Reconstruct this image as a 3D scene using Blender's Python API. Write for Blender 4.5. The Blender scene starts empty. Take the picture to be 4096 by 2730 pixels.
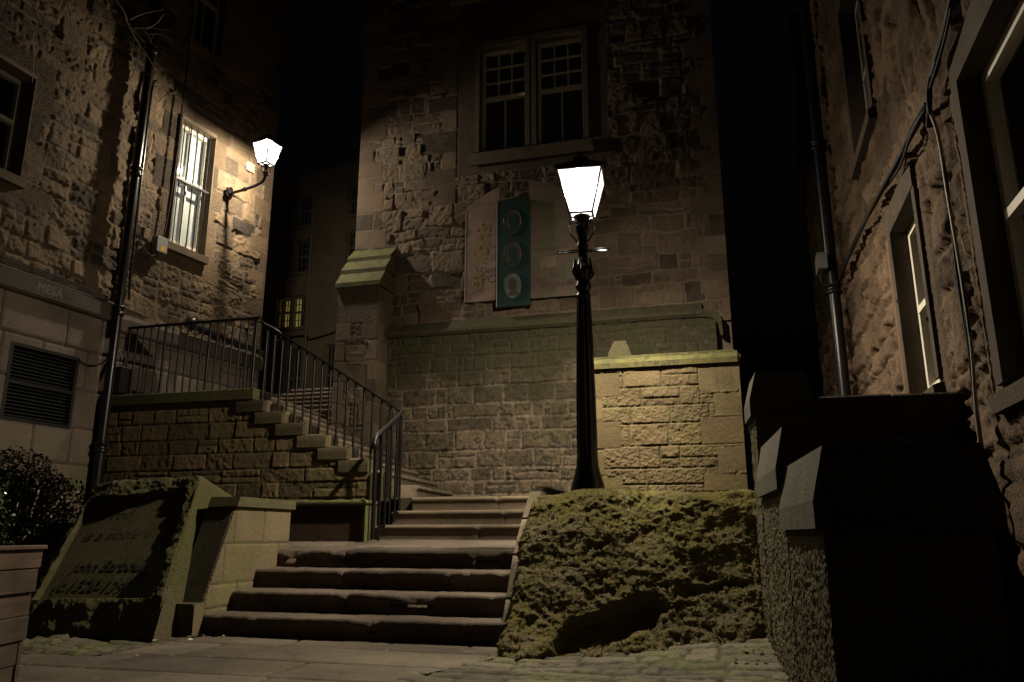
import bpy, math, random
import numpy as np
from mathutils import Vector
rnd = random.Random(7)
C = bpy.context.scene.collection
R = math.radians
# ---------------------------------------------------------------- frames
A = R(15.3); ca, sa = math.cos(A), math.sin(A)
class Fr:
    """a vertical working plane: s along it, n out of it towards the court, z up"""
    def __init__(self, o, d, n):
        self.o = np.array(o, float); self.d = np.array(d, float); self.n = np.array(n, float)
    def P(self, s, n, z):
        p = self.o + self.d*s + self.n*n
        return (p[0], p[1], z)
def uv(u, v, z=0.0): return (u*ca+v*sa, -u*sa+v*ca, z)
def FV(v): return Fr(uv(0, v)[:2], (ca, -sa), (-sa, -ca))
FU = Fr((0, 0), (ca, -sa), (sa, ca))            # s = u, n = v
P0 = (-5.35, 10.22)
aR, aL, aW = R(24.0), R(18.6), R(16.5)
LR = Fr(P0, (math.sin(aR), math.cos(aR)), (math.cos(aR), -math.sin(aR)))
LL = Fr(P0, (math.sin(aL), math.cos(aL)), (math.cos(aL), -math.sin(aL)))
RW = Fr((2.93, 5.0), (math.sin(aW), math.cos(aW)), (-math.cos(aW), math.sin(aW)))
# ---------------------------------------------------------------- noise
def vnoise(x, y, z, seed):
    xi = np.floor(x).astype(np.int64); yi = np.floor(y).astype(np.int64); zi = np.floor(z).astype(np.int64)
    fx, fy, fz = x-xi, y-yi, z-zi
    fx = fx*fx*(3-2*fx); fy = fy*fy*(3-2*fy); fz = fz*fz*(3-2*fz)
    def h(a, b, c):
        n = (a*374761393 + b*668265263 + c*2147483647 + seed*1274126177) & 0xFFFFFFFF
        n = ((n ^ (n >> 13))*1274126177) & 0xFFFFFFFF
        n = n ^ (n >> 16)
        return (n & 0xFFFF)/65535.0
    r = 0
    for dz in (0, 1):
        wz = fz if dz else 1-fz
        a = h(xi, yi, zi+dz)*(1-fx)+h(xi+1, yi, zi+dz)*fx
        b = h(xi, yi+1, zi+dz)*(1-fx)+h(xi+1, yi+1, zi+dz)*fx
        r = r+wz*(a*(1-fy)+b*fy)
    return r*2-1
def fbm(x, y, z, seed, o=4, ridge=False):
    t = 0; a = 1.0; k = 0
    for i in range(o):
        v = vnoise(x*2**i+i*17.3, y*2**i-i*9.1, z*2**i+i*5.7, seed+i*31)
        if ridge: v = 1-2*np.abs(v)
        t = t+a*v; k += a; a *= .5
    return t/k
def fbm2(x, y, seed, o=4, ridge=False): return fbm(x, y, np.zeros_like(x)+.37, seed, o, ridge)
def sstep(a, b, x):
    t = np.clip((x-a)/(b-a), 0, 1); return t*t*(3-2*t)
# ---------------------------------------------------------------- objects
WL = {}
def tag(o, label=None, cat=None, group=None, kind=None):
    if label: o['label'] = label
    if cat: o['category'] = cat
    if group: o['group'] = group
    if kind: o['kind'] = kind
    return o
def thing(name, loc, label, cat, group=None):
    o = bpy.data.objects.new(name, None); C.objects.link(o); o.location = loc; o.empty_display_size = .1
    WL[o] = Vector(loc)
    return tag(o, label, cat, group)
def link(name, me, mat, parent=None, origin=None, smooth=False):
    """me holds world coordinates; shift them so that the object sits at its parent's place (or at origin)"""
    if origin is None:
        if parent is not None: origin = WL[parent]
        else:
            n = len(me.vertices); co = np.empty(n*3); me.vertices.foreach_get('co', co); co = co.reshape(-1, 3)
            lo, hi = co.min(0), co.max(0); origin = ((lo[0]+hi[0])/2, (lo[1]+hi[1])/2, lo[2])
    origin = Vector(origin)
    n = len(me.vertices); co = np.empty(n*3, np.float32); me.vertices.foreach_get('co', co)
    co = (co.reshape(-1, 3)-np.array(origin, np.float32)).astype(np.float32)
    me.vertices.foreach_set('co', co.ravel()); me.update()
    o = bpy.data.objects.new(name, me); C.objects.link(o)
    o.location = origin-(WL[parent] if parent is not None else Vector((0, 0, 0)))
    if parent is not None: o.parent = parent
    WL[o] = origin
    if mat is not None:
        for m in (mat if isinstance(mat, (list, tuple)) else [mat]): me.materials.append(m)
    if smooth: me.polygons.foreach_set('use_smooth', [True]*len(me.polygons))
    return o
def npmesh(name, V, F, col=None):
    me = bpy.data.meshes.new(name)
    V = np.asarray(V, np.float32); F = np.asarray(F, np.int32)
    me.vertices.add(len(V)); me.vertices.foreach_set('co', V.ravel())
    k = F.shape[1]
    me.loops.add(F.size); me.loops.foreach_set('vertex_index', F.ravel())
    me.polygons.add(len(F)); me.polygons.foreach_set('loop_start', np.arange(0, F.size, k, dtype=np.int32))
    me.update(calc_edges=True)
    if col is not None:
        a = me.attributes.new('st', 'FLOAT_COLOR', 'POINT'); a.data.foreach_set('color', np.asarray(col, np.float32).ravel())
    me.validate()
    return me
class MB:
    def __init__(self): self.v = []; self.f = []; self.mi = []; self.sm = []
    def add(self, vs, fs, mi=0, sm=False):
        b = len(self.v); self.v += [tuple(p) for p in vs]
        for f in fs: self.f.append(tuple(i+b for i in f)); self.mi.append(mi); self.sm.append(sm)
        return self
    def hexa(self, c, mi=0):
        """c: 4 bottom corners then 4 top corners, counter-clockwise from above"""
        return self.add(c, [(3, 2, 1, 0), (4, 5, 6, 7), (0, 1, 5, 4), (1, 2, 6, 5), (2, 3, 7, 6), (3, 0, 4, 7)], mi)
    def fbox(self, fr, s0, s1, n0, n1, z0, z1, mi=0, b=0.0):
        def ring(i, z): return [fr.P(s0+i, n1-i, z), fr.P(s1-i, n1-i, z), fr.P(s1-i, n0+i, z), fr.P(s0+i, n0+i, z)]
        if not b: return self.hexa(ring(0, z0)+ring(0, z1), mi)
        L = [ring(b, z0), ring(0, z0+b), ring(0, z1-b), ring(b, z1)]
        vs = sum(L, []); fs = [(3, 2, 1, 0), (12, 13, 14, 15)]
        for k in range(3):
            for i in range(4): j = (i+1) % 4; fs.append((k*4+i, k*4+j, k*4+4+j, k*4+4+i))
        return self.add(vs, fs, mi)
    def prism(self, fr, prof, s0, s1, mi=0, sm=False):
        """closed outline prof [(n, z)] pushed along s"""
        k = len(prof); vs = [fr.P(s0, n, z) for n, z in prof]+[fr.P(s1, n, z) for n, z in prof]
        fs = [tuple(range(k)), tuple(range(2*k-1, k-1, -1))]
        self.add(vs, fs, mi)
        return self.add(vs, [(i, i+k, (i+1) % k+k, (i+1) % k) for i in range(k)], mi, sm)
    def plate(self, fr, prof, n0, n1, mi=0):
        """closed outline prof [(s, z)] given thickness n0..n1"""
        k = len(prof); vs = [fr.P(s, n1, z) for s, z in prof]+[fr.P(s, n0, z) for s, z in prof]
        fs = [tuple(range(k)), tuple(range(2*k-1, k-1, -1))]+[(i, i+k, (i+1) % k+k, (i+1) % k) for i in range(k)]
        return self.add(vs, fs, mi)
    def tube(self, pts, r, seg=8, mi=0, cap=True):
        pts = [Vector(p) for p in pts]; n = len(pts)
        rr = r if isinstance(r, (list, tuple)) else [r]*n
        vs = []; up = None
        for i, p in enumerate(pts):
            t = (pts[min(i+1, n-1)]-pts[max(i-1, 0)]).normalized()
            if up is None:
                up = Vector((0, 0, 1)) if abs(t.z) < .9 else Vector((1, 0, 0))
            x = (up-t*up.dot(t)).normalized(); y = t.cross(x); up = x
            for k in range(seg):
                a = 2*math.pi*k/seg; vs.append(p+(x*math.cos(a)+y*math.sin(a))*rr[i])
        fs = []
        for i in range(n-1):
            for k in range(seg):
                j = (k+1) % seg; fs.append((i*seg+k, i*seg+j, i*seg+seg+j, i*seg+seg+k))
        self.add(vs, fs, mi, True)
        if cap: self.add(vs[:seg], [tuple(range(seg-1, -1, -1))], mi); self.add(vs[-seg:], [tuple(range(seg))], mi)
        return self
    def lathe(self, x, y, prof, seg=24, mi=0, mod=None):
        """prof [(r, z)]"""
        vs = []
        for r, z in prof:
            for k in range(seg):
                a = 2*math.pi*k/seg; q = r*(mod(a, z) if mod else 1); vs.append((x+q*math.cos(a), y+q*math.sin(a), z))
        fs = []
        for i in range(len(prof)-1):
            for k in range(seg):
                j = (k+1) % seg; fs.append((i*seg+k, i*seg+j, i*seg+seg+j, i*seg+seg+k))
        self.add(vs, fs, mi, True)
        return self.add(vs[:seg], [tuple(range(seg-1, -1, -1))], mi).add(vs[-seg:], [tuple(range(seg))], mi)
    def build(self, name, mat, parent=None, origin=None):
        me = bpy.data.meshes.new(name); me.from_pydata(self.v, [], self.f)
        me.polygons.foreach_set('material_index', self.mi); me.polygons.foreach_set('use_smooth', self.sm); me.update()
        return link(name, me, mat, parent, origin)
def catmull(pts, n=6):
    pts = [Vector(p) for p in pts]; out = []
    for i in range(len(pts)-1):
        p0, p1, p2, p3 = pts[max(i-1, 0)], pts[i], pts[i+1], pts[min(i+2, len(pts)-1)]
        for k in range(n):
            t = k/n; out.append(.5*((2*p1)+(p2-p0)*t+(2*p0-5*p1+4*p2-p3)*t*t+(3*p1-p0-3*p2+p3)*t**3))
    out.append(pts[-1]); return out
# ---------------------------------------------------------------- materials
class N:
    def __init__(self, name):
        self.m = bpy.data.materials.new(name); self.m.use_nodes = True; self.t = self.m.node_tree; self.t.nodes.clear()
        self.out = self.n('ShaderNodeOutputMaterial')
    def n(self, typ, **kw):
        d = self.t.nodes.new(typ)
        for k, v in kw.items():
            if k.startswith('i_'):
                key = k[2:]; key = int(key) if key.isdigit() else key.replace('_', ' ')
                self.set(d.inputs[key], v)
            else: setattr(d, k, v)
        return d
    def set(self, sock, v):
        if isinstance(v, bpy.types.NodeSocket): self.t.links.new(v, sock)
        elif isinstance(v, bpy.types.Node): self.t.links.new(v.outputs[0], sock)
        elif isinstance(v, tuple) and len(v) == 3 and sock.type == 'RGBA': sock.default_value = (*v, 1)
        else: sock.default_value = v
    def noise(self, vec, scale, detail=5, rough=.6, dist=0.0): return self.n('ShaderNodeTexNoise', i_Vector=vec, i_Scale=scale, i_Detail=detail, i_Roughness=rough, i_Distortion=dist).outputs[0]
    def math(self, op, a, b=0.0): return self.n('ShaderNodeMath', operation=op, i_0=a, i_1=b).outputs[0]
    def mr(self, v, a, b, c=0.0, d=1.0): return self.n('ShaderNodeMapRange', i_Value=v, i_1=a, i_2=b, i_3=c, i_4=d).outputs[0]
    def mix(self, f, a, b, mode='MIX'):
        d = self.n('ShaderNodeMix', data_type='RGBA', blend_type=mode)
        self.set(d.inputs[0], f); self.set(d.inputs[6], a); self.set(d.inputs[7], b); return d.outputs[2]
    def ramp(self, f, cols):
        d = self.n('ShaderNodeValToRGB'); self.set(d.inputs[0], f); e = d.color_ramp.elements
        for i, c in enumerate(cols):
            if i >= 2: e.new(i/(len(cols)-1))
        for i, c in enumerate(cols): e[i].position = i/(len(cols)-1); e[i].color = (*c, 1)
        return d.outputs[0]
    def pos(self): return self.n('ShaderNodeNewGeometry').outputs['Position']
    def surf(self, col, rough=.85, bump=None, bs=.4, bd=.01, metal=0.0, spec=.3):
        b = self.n('ShaderNodeBsdfPrincipled'); self.set(b.inputs['Base Color'], col); self.set(b.inputs['Roughness'], rough)
        self.set(b.inputs['Metallic'], metal); b.inputs['Specular IOR Level'].default_value = spec
        if bump is not None:
            n = self.n('ShaderNodeBump', i_Height=bump, i_Strength=bs, i_Distance=bd); self.t.links.new(n.outputs[0], b.inputs['Normal'])
        self.t.links.new(b.outputs[0], self.out.inputs[0]); return self.m
def stone_mat(name, cols, mortar, moss=0.0,  mossz=(0, 3), mosscol=(.075, .09, .022), soot=.5, grain=1.0, fleck=0.0, bd=.008, mossup=False, drove=0.0, mossr=(1, 0), gum=0.0, algae=None, flt=(.54, .62)):
    m = N(name); p = m.pos(); at = m.n('ShaderNodeAttribute', attribute_name='st')
    sep = m.n('ShaderNodeSeparateColor', i_Color=at.outputs['Color'])
    tone, g, dr = sep.outputs[0], sep.outputs[1], sep.outputs[2]
    n1 = m.noise(p, 1.1, 6, .6); n2 = m.noise(p, 7, 6, .65, .6); n3 = m.noise(p, 45, 4, .7); n4 = m.noise(p, 170, 2, .6)
    c = m.ramp(m.math('ADD', tone, m.mr(n2, .3, .7, -.12, .12)), cols)
    c = m.mix(m.mr(g, .2, .75, 1, 0), c, mortar)
    c = m.mix(1.0, c, m.ramp(n3, [(.35,)*3, (.75,)*3, (1.0, .98, .95), (1.35, 1.3, 1.22)]), 'MULTIPLY')
    c = m.mix(m.math('MULTIPLY', m.mr(n1, .42, .66), m.mr(n2, .35, .6, .35, 1)), c, m.mix(1.0, c, (1-soot, 1-soot, 1-soot*.98), 'MULTIPLY'))
    if fleck: c = m.mix(m.math('MULTIPLY', m.mr(m.noise(p, 11, 7, .75, 1.2), flt[0], flt[1]), fleck), c, (.03, .03, .024))
    if gum:
        vv = m.n('ShaderNodeTexVoronoi', i_Vector=p, i_Scale=5.5); sp = m.math('MULTIPLY', m.mr(vv.outputs[0], .06, .085, 1, 0), m.mr(m.n('ShaderNodeSeparateColor', i_Color=vv.outputs[1]).outputs[0], .55, .6))
        c = m.mix(m.math('MULTIPLY', sp, gum*.7), c, (.3, .26, .21))
        c = m.mix(m.math('MULTIPLY', m.mr(m.noise(p, 2.3, 7, .7, .8), .5, .66), gum*.6), c, m.mix(1.0, c, (.5, .48, .44), 'MULTIPLY'))
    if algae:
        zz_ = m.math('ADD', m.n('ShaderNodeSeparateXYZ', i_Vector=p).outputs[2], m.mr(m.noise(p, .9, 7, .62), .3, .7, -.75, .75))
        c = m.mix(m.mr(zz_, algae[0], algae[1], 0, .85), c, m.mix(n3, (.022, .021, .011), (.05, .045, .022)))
    if moss:
        z = m.n('ShaderNodeSeparateXYZ', i_Vector=p).outputs[2]
        mk = m.math('MULTIPLY', m.mr(z, mossz[0], mossz[1], mossr[0], mossr[1]), m.mr(m.math('ADD', m.noise(p, 1.7, 8, .7, .4), m.math('MULTIPLY', m.mr(n3, .3, .7), .12)), .55, .68))
        if mossup:
            nz = m.n('ShaderNodeSeparateXYZ', i_Vector=m.n('ShaderNodeNewGeometry').outputs['Normal']).outputs[2]
            mk = m.math('MAXIMUM', mk, m.math('MULTIPLY', m.mr(nz, .25, .7), m.mr(n2, .38, .58)))
        c = m.mix(m.math('MULTIPLY', mk, moss), c, m.mix(n3, mosscol, tuple(min(1, q*1.9) for q in mosscol)))
    h = m.math('ADD', m.math('MULTIPLY', n3, 1.0), m.math('MULTIPLY', n4, .45))
    if drove:
        w = m.n('ShaderNodeTexWave', wave_type='BANDS', bands_direction='Z', i_Vector=p, i_Scale=14, i_Distortion=3.5, i_Detail=2.0)
        h = m.math('ADD', h, m.math('MULTIPLY', m.math('MULTIPLY', w.outputs[1], dr), drove))
    return m.surf(c, .88, h, min(1, .85*grain), bd)
WARM = [(.045, .034, .026), (.12, .088, .06), (.19, .135, .085), (.25, .18, .115), (.16, .12, .085)]
M = {}
M['left'] = stone_mat('left rubble sandstone', [(.05, .038, .03), (.13, .093, .062), (.21, .145, .09), (.27, .19, .115), (.18, .13, .09)], (.2, .15, .105), soot=.4, drove=.8, grain=1.2, bd=.02)
M['leftash'] = stone_mat('pale dressed ashlar', [(.16, .125, .1), (.2, .155, .125), (.23, .18, .145)], (.1, .08, .065), moss=.8, mossz=(1.4, 2.3), soot=.45, drove=.25)
M['fac'] = stone_mat('facade snecked rubble', [(.055, .042, .034), (.13, .095, .068), (.17, .12, .085), (.2, .15, .11), (.14, .09, .066)], (.21, .165, .125), moss=.25, mossz=(2, 5), soot=.45, grain=1.2, bd=.016)
M['facdress'] = stone_mat('facade dressed sandstone', [(.13, .1, .075), (.17, .13, .1), (.22, .175, .13)], (.15, .12, .09), soot=.4)
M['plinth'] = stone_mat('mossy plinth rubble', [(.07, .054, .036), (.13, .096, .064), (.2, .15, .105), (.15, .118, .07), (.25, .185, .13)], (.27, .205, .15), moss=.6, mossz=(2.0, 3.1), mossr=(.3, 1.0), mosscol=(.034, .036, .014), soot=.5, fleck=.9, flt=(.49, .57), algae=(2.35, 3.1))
M['string'] = stone_mat('string wall blocks', [(.1, .078, .044), (.17, .125, .068), (.22, .155, .085), (.17, .135, .07)], (.085, .068, .042), moss=.5, mossz=(.8, 3.4), mosscol=(.075, .082, .026), soot=.4)
M['cope'] = stone_mat('dressed mossy coping', [(.115, .093, .056), (.145, .117, .07), (.165, .137, .085)], (.1, .085, .05), moss=.7, mossz=(.2, 4), mosscol=(.09, .11, .02), soot=.4, mossup=True)
M['pillar'] = stone_mat('golden tooled sandstone', [(.105, .076, .04), (.145, .106, .055), (.17, .126, .067), (.125, .096, .05)], (.11, .09, .045), moss=.35, mossz=(1.8, 3.1), mosscol=(.085, .08, .025), soot=.45, mossup=True)
M['pillardress'] = stone_mat('golden dressed sandstone', [(.108, .08, .047), (.13, .098, .058), (.15, .113, .067)], (.1, .08, .045), moss=.4, mossz=(1.5, 3), mosscol=(.12, .13, .02), soot=.35)
M['mosscap'] = stone_mat('lichen covered coping', [(.16, .135, .07), (.2, .165, .085), (.23, .19, .1)], (.1, .09, .03), moss=.5, mossz=(2, 6.5), mosscol=(.085, .088, .026), soot=.5, mossup=True, fleck=.9, flt=(.5, .58))
M['right'] = stone_mat('right rubble with old harling', [(.085, .055, .036), (.155, .102, .066), (.195, .13, .085), (.23, .16, .105)], (.185, .125, .08), soot=.5, grain=1.5, bd=.024)
M['rightdress'] = stone_mat('right dressed margins', [(.09, .068, .05), (.12, .09, .066)], (.08, .06, .045), soot=.5)
M['flag'] = stone_mat('worn paving flags', [(.12, .097, .076), (.15, .121, .095), (.175, .143, .113), (.14, .112, .088)], (.05, .042, .03), moss=.5, mossz=(-1, 1.2), mosscol=(.09, .085, .035), soot=.5, fleck=.2, gum=1.0)
M['sett'] = stone_mat('mossy setts', [(.075, .064, .045), (.115, .098, .07), (.15, .128, .095)], (.04, .042, .016), moss=.95, mossz=(-.5, .9), mosscol=(.075, .085, .02), soot=.5)
M['step'] = stone_mat('red worn step stone', [(.085, .064, .05), (.135, .102, .08), (.17, .13, .105)], (.05, .035, .028), moss=.5, mossz=(-1, 1.6), mosscol=(.062, .058, .028), soot=.6, fleck=.35, bd=.018, grain=1.2, gum=.5)
M['ustep'] = stone_mat('brown sandstone steps', [(.16, .12, .088), (.2, .155, .115), (.23, .18, .135)], (.07, .055, .04), moss=.3, mossz=(.5, 2.8), mosscol=(.08, .085, .025), soot=.4)
M['dark'] = stone_mat('dark red sandstone', [(.04, .022, .016), (.055, .032, .022)], (.02, .015, .01), soot=.6)  # very dark red base colour for the low block and cheek core
M['flank'] = stone_mat('smooth flank sandstone', [(.17, .135, .078), (.21, .165, .1), (.24, .19, .115)], (.09, .075, .045), moss=.55, mossz=(-.2, 1.7), mosscol=(.085, .1, .022), soot=.4)
M['far'] = stone_mat('far harled front', [(.46, .36, .24), (.5, .39, .26)], (.46, .36, .24), soot=.35)
def rock_mat(name, a, b, moss, amt, sc=5.0, streak=None):
    m = N(name); p = m.pos()
    n1 = m.noise(p, sc, 8, .7, .5); n2 = m.noise(p, 38, 6, .75); n3 = m.noise(p, 130, 3, .7); n0 = m.noise(p, 1.3, 4, .6)
    c = m.mix(n2, a, b)
    c = m.mix(1.0, c, m.ramp(n3, [(.4,)*3, (1.0,)*3, (1.4,)*3]), 'MULTIPLY')
    mk = m.math('MULTIPLY', m.mr(m.math('ADD', n1, m.mr(n0, .3, .7, -.15, .15)), .46, .56), amt)
    c = m.mix(mk, c, m.ramp(n2, [tuple(q*.3 for q in moss), moss, tuple(q*2.1 for q in moss)]))
    mk2 = m.mr(m.math('ADD', m.noise(p, 22, 5, .75), m.mr(n0, .3, .7, -.08, .08)), .5, .58)
    c = m.mix(m.math('MULTIPLY', mk2, amt*.6), c, m.ramp(n3, [tuple(q*.5 for q in moss), tuple(q*1.3 for q in moss), tuple(q*2.6 for q in moss)]))
    if streak:
        sx = m.n('ShaderNodeSeparateXYZ', i_Vector=p); x = m.math('ADD', sx.outputs[0], m.mr(m.noise(p, 5, 3), .3, .7, -.06, .06))
        k = m.math('MULTIPLY', m.mr(m.math('ABSOLUTE', m.math('SUBTRACT', x, streak[0])), .012, .045, 1, 0), m.math('MULTIPLY', m.mr(sx.outputs[2], streak[1], streak[1]+.3), m.mr(m.noise(p, 16, 5, .7), .42, .56)))
        c = m.mix(m.math('MULTIPLY', k, .8), c, (.33, .3, .2))
    n4 = m.noise(p, 75, 4, .8)
    h = m.math('ADD', m.math('MULTIPLY', n2, 1.0), m.math('ADD', m.math('MULTIPLY', n4, .9), m.math('MULTIPLY', n3, .6)))
    return m.surf(c, .95, h, 1.0, .03, spec=.1)
M['boulder'] = rock_mat('mossy boulder rock', (.12, .1, .056), (.3, .25, .14), (.19, .17, .042), .62, 6.0, (.9, .55))
M['carved'] = rock_mat('carved boulder rock', (.12, .105, .062), (.25, .21, .13), (.1, .108, .03), .5, 3.0)
M['panel'] = stone_mat('dark dressed panel', [(.15, .14, .085), (.18, .165, .1)], (.05, .05, .03), soot=.4)
M['harl'] = rock_mat('pebbledash harling', (.07, .06, .038), (.3, .26, .17), (.09, .085, .03), .25)
M['concap'] = stone_mat('cast coping', [(.078, .058, .03), (.1, .074, .038)], (.07, .06, .04), soot=.4, moss=.3, mossz=(0, 3), grain=1.2, bd=.012)
def flat(name, col, rough=.6, metal=0.0, var=.25, sc=20, bd=.002, spec=.4):
    m = N(name); p = m.pos(); n = m.noise(p, sc, 5, .6)
    c = m.mix(n, tuple(q*(1-var) for q in col), tuple(min(1, q*(1+var)) for q in col))
    return m.surf(c, rough, m.noise(p, sc*5, 3, .6), .4, bd, metal, spec)
def emitmix(name, col, e):
    m = N(name); n = m.noise(m.pos(), 3, 3); b = m.n('ShaderNodeBsdfPrincipled'); m.set(b.inputs['Base Color'], col); m.set(b.inputs['Emission Color'], (1, .95, .88)); m.set(b.inputs['Emission Strength'], m.mr(n, .3, .7, e*.6, e*1.4))
    m.t.links.new(b.outputs[0], m.out.inputs[0]); return m.m
M['iron'] = flat('black gloss painted iron', (.006, .006, .0065), .22, 0, .3, 30, .0015, .5)
M['rail'] = flat('black painted railing', (.005, .005, .0055), .4, 0, .4, 40, .0015, .35)
M['pipe'] = flat('black cast iron pipe', (.012, .011, .011), .3, 0, .5, 20, .002, .5)
M['lead'] = flat('dull grey cable sheath', (.03, .027, .025), .75, 0, .4, spec=.15)
M['cable'] = flat('black cable', (.012, .011, .011), .65, spec=.2)
M['palecable'] = flat('pale cable', (.3, .27, .23), .5)
M['white'] = flat('white painted wood', (.62, .58, .5), .45, 0, .12, 8)
M['dirtywhite'] = flat('dirty cream painted wood', (.34, .31, .26), .5, 0, .2, 8)
M['louvre'] = flat('black louvre metal', (.012, .012, .012), .4)
M['box'] = flat('grey plastic box', (.22, .21, .2), .5)
M['darkroom'] = flat('dark room behind the glass', (.02, .017, .014), .9)
M['shutter'] = flat('white painted shutters', (.75, .73, .68), .6, 0, .06, 4)
M['shutter'] = emitmix('self glowing white shutters', (.42, .41, .39), .05)  # shutters given a faint glow of their own so they look lit
M['curtain'] = flat('dull room wall', (.2, .15, .11), .9)
M['blue'] = flat('blue painted post', (.03, .06, .22), .45)
M['teal'] = flat('teal cap', (.05, .16, .2), .4)
M['bark'] = flat('grey brown twig bark', (.4, .34, .26), .8)
M['litter'] = flat('pale paper scrap', (.6, .55, .48), .8)
M['deadleaf'] = flat('dead brown leaf', (.09, .05, .025), .9)
M['leaflit'] = flat('yellow fallen leaf', (.5, .28, .05), .8)
M['soil'] = flat('dark soil', (.02, .016, .011), .95, 0, .4, 30, .01)
M['plaque'] = flat('pale dressed plaque', (.26, .2, .15), .8)
def wood():
    m = N('weathered planter boards'); p = m.pos(); at = m.n('ShaderNodeAttribute', attribute_name='st')
    mp = m.n('ShaderNodeMapping', i_Vector=p); mp.inputs['Scale'].default_value = (3, 1.6, 26)
    n = m.noise(mp.outputs[0], 2.2, 8, .7, .6); k = m.n('ShaderNodeTexVoronoi', i_Vector=p, i_Scale=6.0).outputs[0]
    c = m.ramp(n, [(.05, .034, .024), (.125, .088, .064), (.185, .137, .103), (.145, .105, .08)])
    oi = m.n('ShaderNodeObjectInfo').outputs['Random']
    c = m.mix(1.0, c, m.ramp(oi, [(.6, .6, .58), (1.05, .98, .9), (.8, .8, .78), (1.25, 1.12, 1.0)]), 'MULTIPLY')
    c = m.mix(m.mr(m.noise(p, 3, 4), .35, .65), c, m.mix(1.0, c, (.5, .48, .46), 'MULTIPLY'))
    c = m.mix(m.mr(k, .03, .06, .85, 0), c, (.02, .011, .008))
    return m.surf(c, .75, n, .5, .004)
M['wood'] = wood()
def glass(name, tint=(.9, .95, .95), gl=.06):
    m = N(name); t = m.n('ShaderNodeBsdfTransparent', i_Color=tint); g = m.n('ShaderNodeBsdfGlossy', i_Color=(1, 1, 1), i_Roughness=.03)
    f = m.n('ShaderNodeLayerWeight', i_Blend=.5); ff = m.math('MULTIPLY', m.math('POWER', f.outputs[1], 4.0), .6); w = m.noise(m.pos(), 2.5, 2)
    b = m.n('ShaderNodeBump', i_Height=w, i_Strength=.06, i_Distance=.05); m.t.links.new(b.outputs[0], g.inputs['Normal'])
    mx = m.n('ShaderNodeMixShader', i_0=m.math('ADD', ff, gl)); m.t.links.new(t.outputs[0], mx.inputs[1]); m.t.links.new(g.outputs[0], mx.inputs[2])
    m.t.links.new(mx.outputs[0], m.out.inputs[0]); return m.m
M['glass'] = glass('window glass')
def lampglass(name, s):
    m = N(name); t = m.n('ShaderNodeBsdfTransparent', i_Color=(1, 1, 1)); e = m.n('ShaderNodeEmission', i_Color=(1, .93, .84), i_Strength=s)
    mx = m.n('ShaderNodeMixShader', i_0=.35); m.t.links.new(t.outputs[0], mx.inputs[1]); m.t.links.new(e.outputs[0], mx.inputs[2])
    m.t.links.new(mx.outputs[0], m.out.inputs[0]); return m.m
M['lampglass'] = lampglass('glowing lantern glass', 5.0)
def emit(name, col, s):
    m = N(name); e = m.n('ShaderNodeEmission', i_Color=col, i_Strength=s); m.t.links.new(e.outputs[0], m.out.inputs[0]); return m.m
M['bulb'] = emit('lamp tray', (1, .93, .84), 30)
def litwin():
    m = N('lit yellow blind'); p = m.pos(); n = m.noise(p, 1.2, 3)
    e = m.n('ShaderNodeEmission', i_Color=m.mix(n, (.6, .45, .12), (.36, .26, .08)), i_Strength=.3); m.t.links.new(e.outputs[0], m.out.inputs[0]); return m.m
M['litwin'] = litwin()
def leafmat(name, a, b, rough=.35, spec=.5):
    m = N(name); at = m.n('ShaderNodeAttribute', attribute_name='st'); f = m.n('ShaderNodeSeparateColor', i_Color=at.outputs['Color']).outputs[0]
    return m.surf(m.mix(f, a, b), rough, spec=spec)
M['leaf'] = leafmat('glossy shrub leaves', (.016, .032, .014), (.06, .11, .042), .26)
M['moss'] = leafmat('moss tufts', (.08, .066, .028), (.31, .275, .085), .9, .03)
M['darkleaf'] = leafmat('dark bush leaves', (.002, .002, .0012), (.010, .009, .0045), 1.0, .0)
def banner_mat(name, cols, seed, sc=2.4):
    m = N(name); mp = m.n('ShaderNodeMapping', i_Vector=m.pos()); mp.inputs['Location'].default_value = (seed, seed*.7, seed*1.3)
    n = m.noise(mp.outputs[0], sc, 5, .6, .6)
    return m.surf(m.mix(m.mr(m.noise(mp.outputs[0], 9, 6, .7), .5, .7, 0, .55), m.ramp(m.mr(n, .25, .75), cols), tuple(q*.45 for q in cols[0])), .45, spec=.35)
M['banA'] = banner_mat('mottled pink panel print', [(.2, .135, .11), (.27, .19, .16), (.17, .125, .11), (.28, .205, .18)], 3)
M['banB'] = flat('dark green panel', (.014, .034, .032), .4, 0, .15, 3)
M['banC'] = banner_mat('faded collage panel print', [(.155, .13, .1), (.19, .13, .11), (.13, .13, .08), (.19, .16, .13)], 8, 3.2)
M['medal'] = flat('grey oval medallion', (.1, .12, .112), .6)
M['bust'] = flat('brown portrait silhouette', (.045, .036, .03), .7)
M['gold'] = flat('gold brush lettering', (.22, .15, .05), .45)
M['ink'] = flat('faded dark lettering', (.09, .06, .05), .7)
M['chalk'] = flat('pale blue chalk', (.15, .165, .155), .9)
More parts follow.
